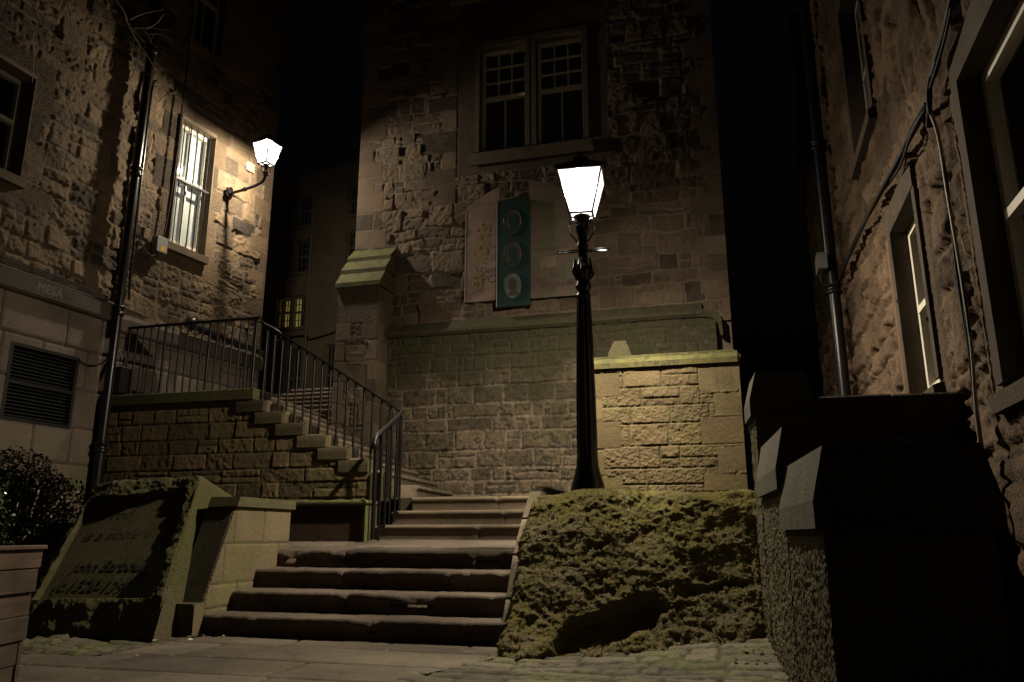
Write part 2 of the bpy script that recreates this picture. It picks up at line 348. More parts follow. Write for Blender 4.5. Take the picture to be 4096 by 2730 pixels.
# ---------------------------------------------------------------- masonry: a height field of individual stones
def masonry(s0, s1, z0, z1, res, seed, band=(.2, .33), sw=(.25, .6), split=.35, rock=.03, joint=.012, bevel=.018, depth=.022, warp=.015, proj=.012, dressed=(), dome=0.0, rf=7.0, plain=.0, tool=0.0, rough=.003, tilt=.10):
    rng = np.random.default_rng(seed)
    ns = max(2, int(round((s1-s0)/res))+1); nz = max(2, int(round((z1-z0)/res))+1)
    S, Z = np.meshgrid(np.linspace(s0, s1, ns), np.linspace(z0, z1, nz), indexing='ij'); S = S.ravel(); Z = Z.ravel()
    Sw = S+warp*(fbm2(S*2.2, Z*2.2, seed, 3)*1.2+.5*fbm2(S*9, Z*9, seed+5, 2)); Zw = Z+warp*(fbm2(S*1.8+40, Z*2.2, seed+1, 3)*1.2+.5*fbm2(S*9+9, Z*9, seed+6, 2))
    zb = [z0-.3]
    while zb[-1] < z1+.4: zb.append(zb[-1]+rng.uniform(*band))
    zb = np.array(zb); bi = np.clip(np.searchsorted(zb, Zw)-1, 0, len(zb)-2)
    sA = np.zeros_like(S); sB = sA.copy(); zA = sA.copy(); zB = sA.copy(); ID = np.zeros(len(S), np.int64); nid = 0
    for b in range(len(zb)-1):
        ix = np.nonzero(bi == b)[0]
        se = [s0-.6-rng.uniform(0, .5)]
        while se[-1] < s1+.6: se.append(se[-1]+rng.uniform(*sw)*rng.choice([.6, 1, 1, 1.35]))
        se = np.array(se); k = len(se)-1
        mode = rng.choice([0, 1, 2], k, p=[1-split, split*.5, split*.5]); f = rng.uniform(.35, .65, k); g = rng.uniform(.4, .7, k)
        if len(ix):
            c = np.clip(np.searchsorted(se, Sw[ix])-1, 0, k-1)
            a, e = se[c].copy(), se[c+1].copy(); lo = np.full(len(ix), zb[b]); hi = np.full(len(ix), zb[b+1]); i = nid+c*4
            sp = a+(e-a)*g[c]; right = (mode[c] == 2) & (Sw[ix] > sp); left = (mode[c] == 2) & ~right
            e = np.where(left, sp, e); a = np.where(right, sp, a)
            hs = (mode[c] == 1) | right; zm = zb[b]+(zb[b+1]-zb[b])*f[c]; up = hs & (Zw[ix] > zm); dn = hs & ~up
            lo = np.where(up, zm, lo); hi = np.where(dn, zm, hi)
            i = i+left*1+up*2+dn*3
            sA[ix] = a; sB[ix] = e; zA[ix] = lo; zB[ix] = hi; ID[ix] = i
        nid += k*4
    d = np.minimum(np.minimum(Sw-sA, sB-Sw), np.minimum(Zw-zA, zB-Zw))
    rv = rng.random((nid+8, 5)); r = rv[ID]; drs = np.zeros_like(S)
    for q in dressed:
        a, e, lo, hi = q[:4]; m = (S > a) & (S < e) & (Z > lo) & (Z < hi)
        d[m] = np.minimum(np.minimum(S[m]-a, e-S[m]), np.minimum(Z[m]-lo, hi-Z[m])); drs[m] = 1
        rr = rng.random(5); r[m] = rr
    pl = (r[:, 3] < plain).astype(float); pl = np.maximum(pl, drs)
    j = joint*(1-.6*drs)
    g = sstep(j*.5, j*.5+bevel*(1-.6*drs), d)
    rk = fbm2(S*rf+r[:, 4]*50, Z*rf+r[:, 4]*31, seed+11, 3, True)*.35+fbm2(S*rf*.45+r[:, 4]*20, Z*rf*.45, seed+12, 2)*.22+fbm2(S*rf*3.1+r[:, 4]*70, Z*rf*3.1, seed+13, 3)*.62
    n = g*(depth+proj*(r[:, 0]*2-1)*(1-pl*.75)+rock*rk*(.45+.9*r[:, 1])*(1-pl*.93)+dome*sstep(0, .09, d)*(1-pl))
    n = n+g*(1-drs)*tilt*2*((r[:, 1]-.5)*np.clip(Sw-(sA+sB)/2, -.3, .3)+(r[:, 2]-.5)*np.clip(Zw-(zA+zB)/2, -.2, .2))
    n = n+(1-g)*.006*fbm2(S*22, Z*22, seed+21, 2)
    if tool:
        hx = np.sin(S*95+1.5*np.sin(Z*60))*np.sin(Z*95+1.5*np.sin(S*60)); n = n+tool*hx*g*(1-pl)*(.4+.6*(r[:, 2] > .35))
    n = n+rough*fbm2(S*40, Z*40, seed+22, 2)
    col = np.stack([r[:, 0]*.85+.15*r[:, 2], g, drs, r[:, 3]], 1)
    F = grid_faces(ns, nz)
    return S, Z, n, col, F
def grid_faces(ns, nz):
    i, j = np.meshgrid(np.arange(ns-1), np.arange(nz-1), indexing='ij'); a = (i*nz+j).ravel()
    return np.stack([a, a+nz, a+nz+1, a+1], 1)
def cut(S, Z, F, fn):
    cs = S[F].mean(1); cz = Z[F].mean(1); return F[~fn(cs, cz)]
def sheet(fr, data, n0, holes=(), fn=None, flip=False):
    S, Z, n, col, F = data
    for (a, b, lo, hi) in holes: F = cut(S, Z, F, lambda s, z: (s > a) & (s < b) & (z > lo) & (z < hi))
    if fn: F = cut(S, Z, F, fn)
    n = n+n0
    V = np.stack([fr.o[0]+fr.d[0]*S+fr.n[0]*n, fr.o[1]+fr.d[1]*S+fr.n[1]*n, Z], 1)
    if flip: F = F[:, ::-1]
    return V, F, col
def floor_sheet(data, z0, fn=None, zf=None):
    """height field laid flat: s = u, z = v"""
    S, Z, n, col, F = data
    if fn: F = cut(S, Z, F, fn)
    h = n+z0+(zf(S, Z) if zf else 0)
    V = np.stack([S*ca+Z*sa, -S*sa+Z*ca, h], 1)
    return V, F, col
def join(parts):
    V = []; F = []; K = []; b = 0
    for v, f, c in parts: V.append(v); F.append(f+b); K.append(c); b += len(v)
    return np.concatenate(V), np.concatenate(F), np.concatenate(K)
def boxpart(fr, s0, s1, n0, n1, z0, z1, tone=.5, flip=False):
    m = MB().fbox(fr, s0, s1, n0, n1, z0, z1); F = np.array(m.f)
    return np.array(m.v), (F[:, ::-1] if flip else F), np.tile([tone, 1, 1, .5], (8, 1))
def msheet(name, parts, mat, parent=None):
    V, F, K = join(parts); me = npmesh(name, V, F, K); return link(name, me, mat, parent, smooth=True)
def strip_mesh(A, B, prof, seg, seed, amp=.006, joints=(), chip=0.0):
    """a stone bar: outline prof [(back, up)] swept from A to B (x, y), with worn edges. back is 90 degrees left of A->B"""
    A = np.array(A[:2], float); B = np.array(B[:2], float); L = np.linalg.norm(B-A); t = (B-A)/L; bk = np.array([-t[1], t[0]])
    xs = np.linspace(0, L, seg+1); k = len(prof); pr = np.array(prof)
    X, I = np.meshgrid(xs, np.arange(k), indexing='ij'); bkv = pr[I, 0]; upv = pr[I, 1].copy()
    nz = fbm(X*2.5, bkv*6, upv*6+seed, seed, 4)*amp+fbm(X*14, bkv*20, upv*20, seed+3, 3)*amp*.6
    lip = np.exp(-((bkv-pr[:, 0].min())/.05)**2)*(upv > pr[:, 1].max()-.09)
    if chip: nz = nz-lip*np.clip(fbm(X*3.1, bkv*0, upv*0, seed+9, 3)-.25, 0, 1)*chip
    for j in joints: nz = nz-np.exp(-((X-j*L)/.008)**2)*.012-lip*np.exp(-((X-j*L)/.035)**2)*.014
    upv = upv+nz*(upv > .01); bkv2 = bkv-nz*lip*.8
    V = np.stack([A[0]+t[0]*X+bk[0]*bkv2, A[1]+t[1]*X+bk[1]*bkv2, upv], 2).reshape(-1, 3)
    i, j = np.meshgrid(np.arange(seg), np.arange(k-1), indexing='ij'); a = (i*k+j).ravel()
    F = np.stack([a, a+k, a+k+1, a+1], 1)
    rng = np.random.default_rng(seed); jj = [0]+list(joints)+[1]; tones = rng.random(len(jj)); tv = tones[np.clip(np.searchsorted(np.array(jj)*L, X.ravel())-1, 0, len(jj)-1)]
    gm = np.ones_like(tv)
    for q in joints: gm = np.minimum(gm, sstep(.002, .01, np.abs(X.ravel()-q*L)))
    col = np.stack([tv, gm, tv*0+1, tv], 1)
    ends = []
    return V, F, col
def capped(V, F, col, k):
    """close both ends of a strip with fans of quads"""
    n = len(V)//k; extra = []
    for b in (0, (n-1)*k):
        for i in range(0, k//2-1): extra.append([b+i, b+i+1, b+k-2-i, b+k-1-i] if b == 0 else [b+k-1-i, b+k-2-i, b+i+1, b+i])
    return V, np.concatenate([F, np.array(extra)]), col
def block_mesh(name, cor, n, pn, disp, seed):
    """a stone: cube surface rounded by a p-norm, mapped into eight corners, then displaced"""
    V = []; F = []; b = 0; T = []
    lin = np.linspace(-1, 1, n)
    for ax in range(3):
        for sg in (-1, 1):
            a, c = np.meshgrid(lin, lin, indexing='ij'); p = np.zeros((n*n, 3)); p[:, ax] = sg; p[:, (ax+1) % 3] = a.ravel(); p[:, (ax+2) % 3] = c.ravel()
            f = grid_faces(n, n)+b
            if sg < 0: f = f[:, ::-1]
            V.append(p); F.append(f); b += n*n
    p = np.concatenate(V); F = np.concatenate(F)
    nr = (np.abs(p)**pn).sum(1)**(1/pn); q = p/nr[:, None]
    w = (q+1)/2; X, Y, Zc = w[:, 0:1], w[:, 1:2], w[:, 2:3]
    cor = np.array(cor, float)      # order: (x,y,z) bits 000,100,010,110,001,101,011,111
    pos = sum(((X if i & 1 else 1-X)*(Y if i & 2 else 1-Y)*(Zc if i & 4 else 1-Zc))*cor[i] for i in range(8))
    ctr = cor.mean(0); key = np.round(p, 5)
    nrm = q*np.abs(q)**(pn-2)
    # local axes of the stone
    ex = (cor[1]-cor[0]+cor[7]-cor[6]); ey = (cor[2]-cor[0]+cor[7]-cor[5]); ez = (cor[4]-cor[0]+cor[7]-cor[3])
    J = np.stack([ex, ey, ez], 0); Ji = np.linalg.inv(J)      # gradient transform
    nw = nrm @ Ji.T; nw /= np.linalg.norm(nw, axis=1, keepdims=True)
    pos = pos+nw*disp(pos, q, p)[:, None]
    return pos, F, q
# ---------------------------------------------------------------- text
def text(name, body, size, fr_or_mat, mat, parent, shear=0.0, extrude=.002, bevel=0.0, align='LEFT', origin=None, spacing=1.0):
    cu = bpy.data.curves.new(name, 'FONT'); cu.body = body; cu.size = size; cu.shear = shear; cu.extrude = extrude; cu.bevel_depth = bevel; cu.align_x = align; cu.space_character = spacing; cu.resolution_u = 3
    o = bpy.data.objects.new(name, cu); C.objects.link(o); bpy.context.view_layer.update()
    me = bpy.data.meshes.new_from_object(o.evaluated_get(bpy.context.evaluated_depsgraph_get())); bpy.data.objects.remove(o); bpy.data.curves.remove(cu)
    me.transform(fr_or_mat); return link(name, me, mat, parent)
from mathutils import Matrix
def wall_matrix(fr, s, n, z, rot=0.0):
    """text lying on a wall frame (reading along +s)"""
    d = Vector((fr.d[0], fr.d[1], 0)); up = Vector((0, 0, 1)); nn = Vector((fr.n[0], fr.n[1], 0))
    x = d*math.cos(rot)+up*math.sin(rot); y = -d*math.sin(rot)+up*math.cos(rot); p = fr.P(s, n, z)
    return Matrix(((x.x, y.x, nn.x, p[0]), (x.y, y.y, nn.y, p[1]), (x.z, y.z, nn.z, p[2]), (0, 0, 0, 1)))
P1 = (150.0, 420.0); P2 = (370.0, 70.0); EXPO = 0.3; LCOL = (1, .87, .65)
# ================================================================ ground, pavements, stairs
LAND = .72; UP = 1.25; DEP = .022
def rampz(u, v):      # the setts climb gently towards the piers on the right
    return .13*sstep(-1.5, .3, u)*sstep(4.6, 6.2, v)+.02*sstep(-1.5, .3, u)
gm = MB(); gm.add([(-80, -60, -.06), (80, -60, -.06), (80, 120, -.06), (-80, 120, -.06)], [(0, 1, 2, 3)])
tag(gm.build('ground', M['soil']), kind='structure')
def is_sett(u, v, e=0.0): return (u+1.5+e > -(5.75-v)*.32) | (u > .2)
fl = masonry(-7.5, 3.5, -1.0, 6.1, .02, 3, band=(.55, .75), sw=(.7, 1.3), split=.05, tilt=.008, rock=.004, joint=.012, bevel=.012, depth=DEP, warp=.004, proj=.003, plain=.6, rf=3)
V, F, K = floor_sheet(fl, -.022, lambda u, v: is_sett(u, v) | ((u < -4.25) & (v > 4.75)) | (v > 6.08))
tag(msheet('paving', [(V, F, K)], M['flag']), kind='structure')
se = masonry(-3.2, 3.5, .5, 6.6, .016, 4, band=(.11, .19), sw=(.22, .5), split=.1, tilt=.05, rock=.016, joint=.014, bevel=.02, depth=.014, warp=.02, proj=.005, rf=8)
V, F, K = floor_sheet(se, -.013, lambda u, v: ~is_sett(u, v, .02), rampz)
s2 = masonry(-8, -4.25, 4.75, 6.1, .02, 5, band=(.12, .2), sw=(.22, .5), split=.1, rock=.03, joint=.014, bevel=.02, depth=.016, warp=.03, proj=.008, rf=7)
tag(msheet('setts', [(V, F, K), floor_sheet(s2, -.026)], M['sett']), kind='structure')
# lower flight
low = thing('lower_stairs', uv(-3, 6.0), 'broad lower flight of four worn reddish stone steps rising from the paving', 'stairs')
RV = [6.0, 6.36, 6.72, 7.08]; RZ = [0, .17, .34, .51]
for k in range(4):
    z0, z1 = RZ[k]-.03, RZ[k]+.17; d = .44 if k < 3 else .5
    top = z1-.012*(k < 3)
    prof = [(0, z0), (0, z0+.05), (.002, z1-.09), (-.006, z1-.075), (-.022, z1-.062), (-.03, z1-.048), (-.03, z1-.034), (-.024, z1-.018), (-.01, z1-.007), (.012, top-.001), (.05, top), (.12, top+.002), (d*.6, top+.006), (d, top+.012), (d, z0)]
    L = uv(-4.45, RV[k]); B = uv(-1.6, RV[k])
    jt = [(.58,), (.44, ), (.36, .72), (.3, .76)][k]
    V, F, K = strip_mesh(L, B, prof, 260, 40+k, .009, jt, .11)
    msheet('step', [capped(V, F, K, len(prof))], M['step'], low)
la = masonry(-6.2, -1.6, 7.5, 8.35, .02, 9, band=(.45, .6), sw=(.7, 1.2), split=0, tilt=0, rock=.003, joint=.01, bevel=.01, depth=.012, warp=.003, proj=.002, plain=.7)
V, F, K = floor_sheet(la, .68-.012, None, lambda u, v: (v-7.5)*.1)
tag(msheet('landing', [(V, F, K)], M['flag']), kind='structure')
# middle flight: three bullnosed steps
mid = thing('middle_stairs', uv(-2.9, 8.3, .75), 'middle flight of three bullnosed stone steps below the dark iron newel', 'stairs')
def nose(z0, z1, d):
    r = .03
    arc = [(-.022+r-r*math.cos(a), z1-r+r*math.sin(a)) for a in [R(-80), R(-45), R(-10), R(25), R(60), R(90)]]
    return [(0, z0), (0, z1-.16), (.0, z1-.066), (-.004, z1-.061)]+arc+[(.06, z1), (.15, z1+.002), (d, z1+.004), (d, z0)]
for k in range(3):
    v = 8.3+.3*k; z1 = .92+.165*k
    V, F, K = strip_mesh(uv(-3.92+.12*k, v), uv(-1.6, v), nose(z1-.19, z1, .4), 160, 60+k, .003, [(.55,), (.62,), (.52,)][k])
    msheet('step', [capped(V, F, K, 14)], M['ustep'], mid)
# side flight up to the left, between the string wall and the facade
side = thing('side_stairs', uv(-4.7, 9.6, 1.25), 'narrow side flight of stone steps climbing left behind the railing', 'stairs')
for k in range(9):
    z1 = 1.4+.15*k; u = -3.66-.262*k
    a = uv(u, 8.52 if k else 8.98); b = uv(u-.17, 10.76)
    V, F, K = strip_mesh(a, b, nose(z1-.17, z1, .42), 110, 80+k, .003, [(.3,), (.6,), (.45,)][k % 3])
    msheet('step', [capped(V, F, K, 14)], M['ustep'], side)
up = MB(); up.fbox(FU, -3.85, .35, 8.95, 10.9, .7, UP-.004); up.fbox(FU, -1.55, 0.0, 7.15, 8.95, .5, 1.19)
up.fbox(FU, -9.5, -5.95, 8.6, 10.95, 1.2, 2.595); up.fbox(FU, -6.2, -4.35, 7.3, 8.1, .3, .67)
tag(up.build('upper_pavement', M['ustep']), kind='structure')
fft = thing('far_stairs', uv(-6.8, 11, 2.6), 'far short flight of six stone steps in the gap between the buildings', 'stairs')
for k in range(6):
    v = 10.85+.28*k; z1 = 2.72+.125*k
    V, F, K = strip_mesh(uv(-7.35-.02*k, v), uv(-5.6, v), nose(z1-.16, z1, .4), 60, 100+k, .003, ())
    msheet('step', [capped(V, F, K, 14)], M['ustep'], fft)
fp = MB(); fp.fbox(FU, -12, -5.5, 12.55, 30, 2.5, 3.34); tag(fp.build('far_pavement', M['ustep']), kind='structure')
# ================================================================ walls beside the stairs
fk = thing('flank_wall', uv(-4.5, 6.4), 'low smooth sandstone side wall with raked front end, left of the lower steps', 'wall')
FF = Fr(uv(-4.32, 0)[:2], (sa, ca), (ca, -sa))       # s = v, n = +u
def rake(s, z): return s < np.where(z < .26, 5.85, 5.86+.43*(z-.02))
fm = masonry(5.75, 7.25, -.05, 1.06, .014, 12, band=(.33, .4), sw=(.4, .75), split=.1, tilt=0.005, rock=.002, joint=.006, bevel=.008, depth=.01, warp=.002, proj=.002, plain=1)
Vc, Fc, Kc = sheet(FF, fm, -.01, fn=rake)
msheet('wall_face', [(Vc, Fc, Kc)], M['flank'], fk)
b = MB(); b.prism(Fr(uv(-4.333, 0)[:2], (-ca, sa), (sa, ca)), [(5.845, -.05), (5.845, .255), (5.955, .26), (6.295, 1.06), (7.25, 1.06), (7.25, -.05)], 0, .27)
b.build('wall_core', M['flank'], fk)
b = MB(); b.prism(Fr(uv(-4.29, 0)[:2], (-ca, sa), (sa, ca)), [(6.285, 1.062), (6.325, 1.15), (7.25, 1.15), (7.29, 1.13), (7.29, 1.062)], 0, .31); b.build('coping', M['cope'], fk)
ck = thing('cheek_wall', uv(-1.7, 7), 'narrow raked stone cheek between the lower steps and the mossy boulder', 'wall')
zs_ = [-.05, .33, .335, .66, .665, .95, .955, 1.2]; vs_ = [5.93, 6.18, 6.185, 6.39, 6.395, 6.69, 6.695, 6.98]
FC = Fr(uv(-1.74, 0)[:2], (ca, -sa), (sa, ca))
b = MB(); b.prism(FC, [(5.96, -.05)]+[(v+.03, z) for v, z in zip(vs_, zs_)]+[(7.2, 1.24), (9.0, 1.26), (9.0, -.05)], 0.005, .10); b.build('wall_core', M['dark'], ck)
for i in range(4):
    V, F, K = strip_mesh(FC.P(0, vs_[2*i], 0), FC.P(.105, vs_[2*i], 0), [(0, zs_[2*i]+.004)]+[((vs_[2*i+1]-vs_[2*i])*t, zs_[2*i]+.004+(zs_[2*i+1]-zs_[2*i]-.008)*t) for t in (.02, .25, .5, .75, .98)]+[(.6, zs_[2*i+1]-.004), (.6, zs_[2*i]+.004)], 8, 300+i, .006)
    msheet('cheek_stone', [capped(V, F, K, 8)], M['ustep'], ck)
bl = thing('low_block_wall', uv(-4.5, 8.2, .75), 'low dark red stone block with green lip, left of the middle steps', 'wall')
bm_ = masonry(-5.6, -3.93, .7, 1.13, .02, 14, band=(.5, .6), sw=(1.6, 2), split=0, tilt=0.005, rock=.004, joint=.005, depth=.01, warp=0, proj=0)
msheet('wall_face', [sheet(FV(8.1), bm_, -.01), boxpart(FV(8.1), -5.6, -3.935, -.3, -.03, .7, 1.13)], M['dark'], bl)
b = MB(); b.fbox(FV(8.1), -5.6, -3.9, -.34, .045, 1.132, 1.19, b=.02); b.build('coping', M['cope'], bl)
b = MB(); b.fbox(FV(8.1), -3.93, -3.905, -.33, .0, .7, 1.13); b.build('end_stone', M['cope'], bl)
# string wall
M['endstone'] = stone_mat('dressed stair end stones', [(.075, .06, .034), (.105, .083, .048), (.13, .102, .06)], (.06, .05, .03), moss=.5, mossz=(.8, 3.4), mosscol=(.07, .078, .025), soot=.5)
st = thing('string_wall', uv(-6, 8.5, 1.2), 'stepped retaining wall of squared blocks under the railing', 'wall')
SW = FV(8.45)
STP = [(-5.51-.28*-1, 2.6)]
us = [(-5.69, 2.452), (-5.51, 2.452), (-5.23, 2.297), (-4.93, 2.142), (-4.62, 1.987), (-4.33, 1.832), (-4.05, 1.677)]
def topz(s):
    t = np.full_like(s, 1.52)
    for u, z in us[::-1]: t = np.where(s < u, z, t)
    t = np.where(s < -5.69, 2.45, t); return t
sw_ = masonry(-7.95, -4.0, 1.1, 2.46, .0125, 15, band=(.17, .23), sw=(.3, .55), split=.25, tilt=.02, rock=.014, joint=.006, bevel=.012, depth=.009, warp=.004, proj=.005, rf=8)
V, F, K = sheet(SW, sw_, -.02, fn=lambda s, z: z > topz(s)-.0)
core = []
prev = -7.95
for u, z in us+[(-4.0, 1.52)]:
    core.append(boxpart(SW, prev, u-.002, -.3, -.06, 1.1, z-.004)); prev = u
msheet('wall_face', [(V, F, K)]+core, M['string'], st)
b = MB(); b.fbox(SW, -7.95, -5.66, -.34, .03, 2.452, 2.6, b=.012); b.build('coping', M['cope'], st)
for i, (u, z) in enumerate(us[1:]):
    V, F, K = strip_mesh(SW.P(u-.40, .014, 0), SW.P(u, .014, 0), [(0, z-.15), (0, z-.08), (.0, z-.016), (.012, z-.004), (.15, z-.002), (.3, z-.002), (.3, z-.15)], 26, 150+i, .003)
    k = 7; n = len(V)//k; e = np.array([[0, 1, 5, 6], [1, 2, 4, 5], [(n-1)*k+6, (n-1)*k+5, (n-1)*k+1, (n-1)*k], [(n-1)*k+5, (n-1)*k+4, (n-1)*k+2, (n-1)*k+1]])
    msheet('step_stone', [(V, np.concatenate([F, e]), K)], M['endstone'], st)
b = MB(); b.fbox(SW, -4.02, -3.9, -.28, .012, 1.19, 1.52, b=.006); b.build('end_stone', M['cope'], st)
# ================================================================ railings
def baluster_copies(parent, name, pts, r, mat, hs):
    proto = {}
    for (x, y, z), h, rr in zip(pts, hs, r):
        key = (round(h, 3), rr)
        if key not in proto:
            m = MB(); m.tube([(x, y, z), (x, y, z+h)], rr, 6); o = m.build(name, mat, parent, origin=(x, y, z)); proto[key] = o
        else:
            o = proto[key].copy(); C.objects.link(o); o.parent = parent; o.location = Vector((x, y, z))-WL[parent]
ral = thing('landing_railing', SW.P(-6.8, -.15, 2.6), 'straight black iron railing on the level coping of the string wall', 'railing')
zt = lambda u: 3.57
pts = []; hs = []; rs = []
nb = 18
for i in range(nb):
    u = -7.75+i*(7.75-5.79)/(nb-1); pts.append(SW.P(u, -.12, 2.59)); hs.append(.96); rs.append(.02 if i in (5, 11, 17) else .0135)
baluster_copies(ral, 'baluster', pts, rs, M['rail'], hs)
m = MB(); m.fbox(SW, -7.79, -5.75, -.145, -.095, 3.545, 3.572, b=.004); m.build('handrail', M['rail'], ral)
rs2 = thing('stair_railing', SW.P(-4.7, -.15, 1.5), 'sloping black iron railing descending the side steps', 'railing')
path = catmull([SW.P(-5.75, -.12, 3.56), SW.P(-5.66, -.12, 3.45), SW.P(-5.5, -.12, 3.36), SW.P(-4.6, -.12, 2.80), SW.P(-3.72, -.12, 2.24)], 5)
m = MB()
hp = [Vector(p) for p in path]
for a, b_ in zip(hp[:-1], hp[1:]):
    n3 = Vector((SW.n[0], SW.n[1], 0))*.022; u3 = Vector((0, 0, .012))
    m.hexa([a-n3-u3, a+n3-u3, b_+n3-u3, b_-n3-u3][::-1]+[a-n3+u3, a+n3+u3, b_+n3+u3, b_-n3+u3][::-1])
m.build('handrail', M['rail'], rs2)
def rz(u):
    for a, b_ in zip(path[:-1], path[1:]):
        ua, ub = [(p[0]*ca-p[1]*sa) for p in (a, b_)]
        if ua <= u <= ub: return a[2]+(b_[2]-a[2])*(u-ua)/(ub-ua)
    return 2.24
pts = []; hs = []; rs = []
nb = 17
for i in range(nb):
    u = -5.62+i*(5.62-3.74)/(nb-1)
    zb_ = 1.25+.15*max(0, math.floor((-3.6-u)/.262))
    if u > -3.9: zb_ = 1.25
    p = SW.P(u, -.12, zb_-.02); us0 = p[0]*ca-p[1]*sa
    pts.append(p); hs.append(rz(us0)-zb_+.02); rs.append(.0145)
baluster_copies(rs2, 'baluster', pts, rs, M['rail'], hs)
rs3 = thing('newel_railing', uv(-3.75, 8.2, .92), 'short black handrail dropping to a thick scrolled newel post', 'railing')
hpath = catmull([uv(-3.70, 8.57, 2.24), uv(-3.72, 8.4, 2.12), uv(-3.76, 8.12, 1.94), uv(-3.775, 8.03, 1.87), uv(-3.78, 8.0, 1.80), uv(-3.78, 8.03, 1.74)], 6)
m = MB(); m.tube(hpath, [.024]*(len(hpath)-8)+[.026, .03, .034, .036, .036, .034, .03, .026], 10); m.build('handrail', M['rail'], rs3)
m = MB(); m.tube([uv(-3.78, 8.05, .76), uv(-3.78, 8.05, 1.8)], .025, 10); m.build('newel_post', M['rail'], rs3)
pp = []; hh = []; rr = []
for i, (v, zb_) in enumerate([(8.16, .75), (8.27, .9), (8.36, .92), (8.47, .95), (8.56, 1.08)]):
    pp.append(uv(-3.76+.05*i*.3, v, zb_)); hh.append(1.87+(v-8.03)*.68-zb_); rr.append(.0145)
baluster_copies(rs3, 'baluster', pp, rr, M['rail'], hh)
fr_ = thing('far_railing', uv(-6.8, 10.6, 2.6), 'short curled black handrail beside the far steps at the building corner', 'railing')
m = MB(); m.tube(catmull([uv(-7.3, 10.62, 4.22), uv(-6.98, 10.6, 4.08), uv(-6.74, 10.58, 3.95), uv(-6.67, 10.57, 3.87), uv(-6.69, 10.57, 3.8), uv(-6.74, 10.57, 3.79)], 5), .022, 8); m.build('handrail', M['rail'], fr_)
pp = [uv(-7.2+.14*i, 10.6, 2.59) for i in range(4)]; baluster_copies(fr_, 'baluster', pp, [.011]*4, M['rail'], [1.56, 1.5, 1.44, 1.38])
# ================================================================ boulders
def bdisp(pos, q, p):
    d = .09*fbm(pos[:, 0]*1.1, pos[:, 1]*1.1, pos[:, 2]*1.3, 5, 3)+.05*fbm(pos[:, 0]*3.2, pos[:, 1]*3.2, pos[:, 2]*3.4, 6, 3)
    d = d+.021*fbm(pos[:, 0]*7, pos[:, 1]*7, pos[:, 2]*8, 7, 4, True)+.02*fbm(pos[:, 0]*26, pos[:, 1]*24, pos[:, 2]*24, 8, 3)
    t17 = np.clip(q[:, 2], 0, 1)**17; t17 = t17/(t17+np.abs(q[:, 0])**17+np.abs(q[:, 1])**17+1e-9)
    d = d*(1-.55*t17)+.03*np.abs(fbm(pos[:, 0]*2.3, pos[:, 1]*2.3, pos[:, 2]*2.3, 9, 3))
    uu = pos[:, 0]*ca-pos[:, 1]*sa
    front = sstep(-.5, -.9, q[:, 1]); nz_ = fbm(pos[:, 0]*4.5, pos[:, 1]*4.5, pos[:, 2]*5, 10, 4)
    def cave(cu, cz, ru, rz, tl): du = uu-cu; dz = pos[:, 2]-cz-tl*du; return sstep(1.15, .6, np.sqrt((du/ru)**2+(dz/rz)**2)+nz_*.75)
    cv = np.maximum(cave(-.86, .2, .4, .12, .4), .35*cave(-.1, .45, .3, .05, .1))
    return d-.12*cv*front-.12*sstep(-.85, -1.0, q[:, 2])*front-.03
cor = [uv(-1.6, 5.3, -.12), uv(.16, 5.66, -.05), uv(-1.6, 7.3, .0), uv(.25, 7.3, .0), uv(-1.60, 6.62, 1.175), uv(.24, 6.6, 1.15), uv(-1.62, 7.5, 1.2), uv(.25, 7.5, 1.2)]
V, F, q = block_mesh('mossy_boulder', cor, 250, 18, bdisp, 1)
bo = link('mossy_boulder', npmesh('mossy_boulder', V, F), M['boulder'], smooth=True)
def tufts(par, V, F, n, seed, mat):
    rng = np.random.default_rng(seed); f = V[F]; ctr = f.mean(1); nr = np.cross(f[:, 1]-f[:, 0], f[:, 2]-f[:, 0]); ar = np.linalg.norm(nr, axis=1)+1e-12; nr = nr/ar[:, None]
    w = ar*(nr[:, 2] > -.2)*(ctr[:, 2] > .02)*np.clip(fbm(ctr[:, 0]*4, ctr[:, 1]*4, ctr[:, 2]*4, seed, 4)*2.2+.55, .02, 1)*((nr[:, 2] > .5)*.3+(nr[:, 2] <= .5)*1.0)
    i = rng.choice(len(F), n, p=w/w.sum()); p = ctr[i]+rng.normal(size=(n, 3))*.004; d = nr[i]+rng.normal(size=(n, 3))*.75; d /= np.linalg.norm(d, axis=1, keepdims=True)
    t = np.cross(d, rng.normal(size=(n, 3))); t /= np.linalg.norm(t, axis=1, keepdims=True); L = (.005+.010*rng.random(n)**1.5)[:, None]; W = L*.38
    q = np.stack([p-t*W-nr[i]*.003, p+t*W-nr[i]*.003, p+d*L+t*W*.25, p+d*L-t*W*.25], 1)
    tone = np.repeat(np.clip(rng.random(n)*.6+.4*(fbm(p[:, 0]*6, p[:, 1]*6, p[:, 2]*6, seed+2, 3)*.8+.5), 0, 1), 4)
    return link('moss', npmesh('moss', q.reshape(-1, 3), np.arange(n*4).reshape(-1, 4), np.stack([tone]*4, 1)), mat, par)
tufts(bo, V, F, 34000, 77, M['moss'])['kind'] = 'stuff'
tag(bo, 'huge rough moss covered boulder in front of the street lamp', 'boulder')
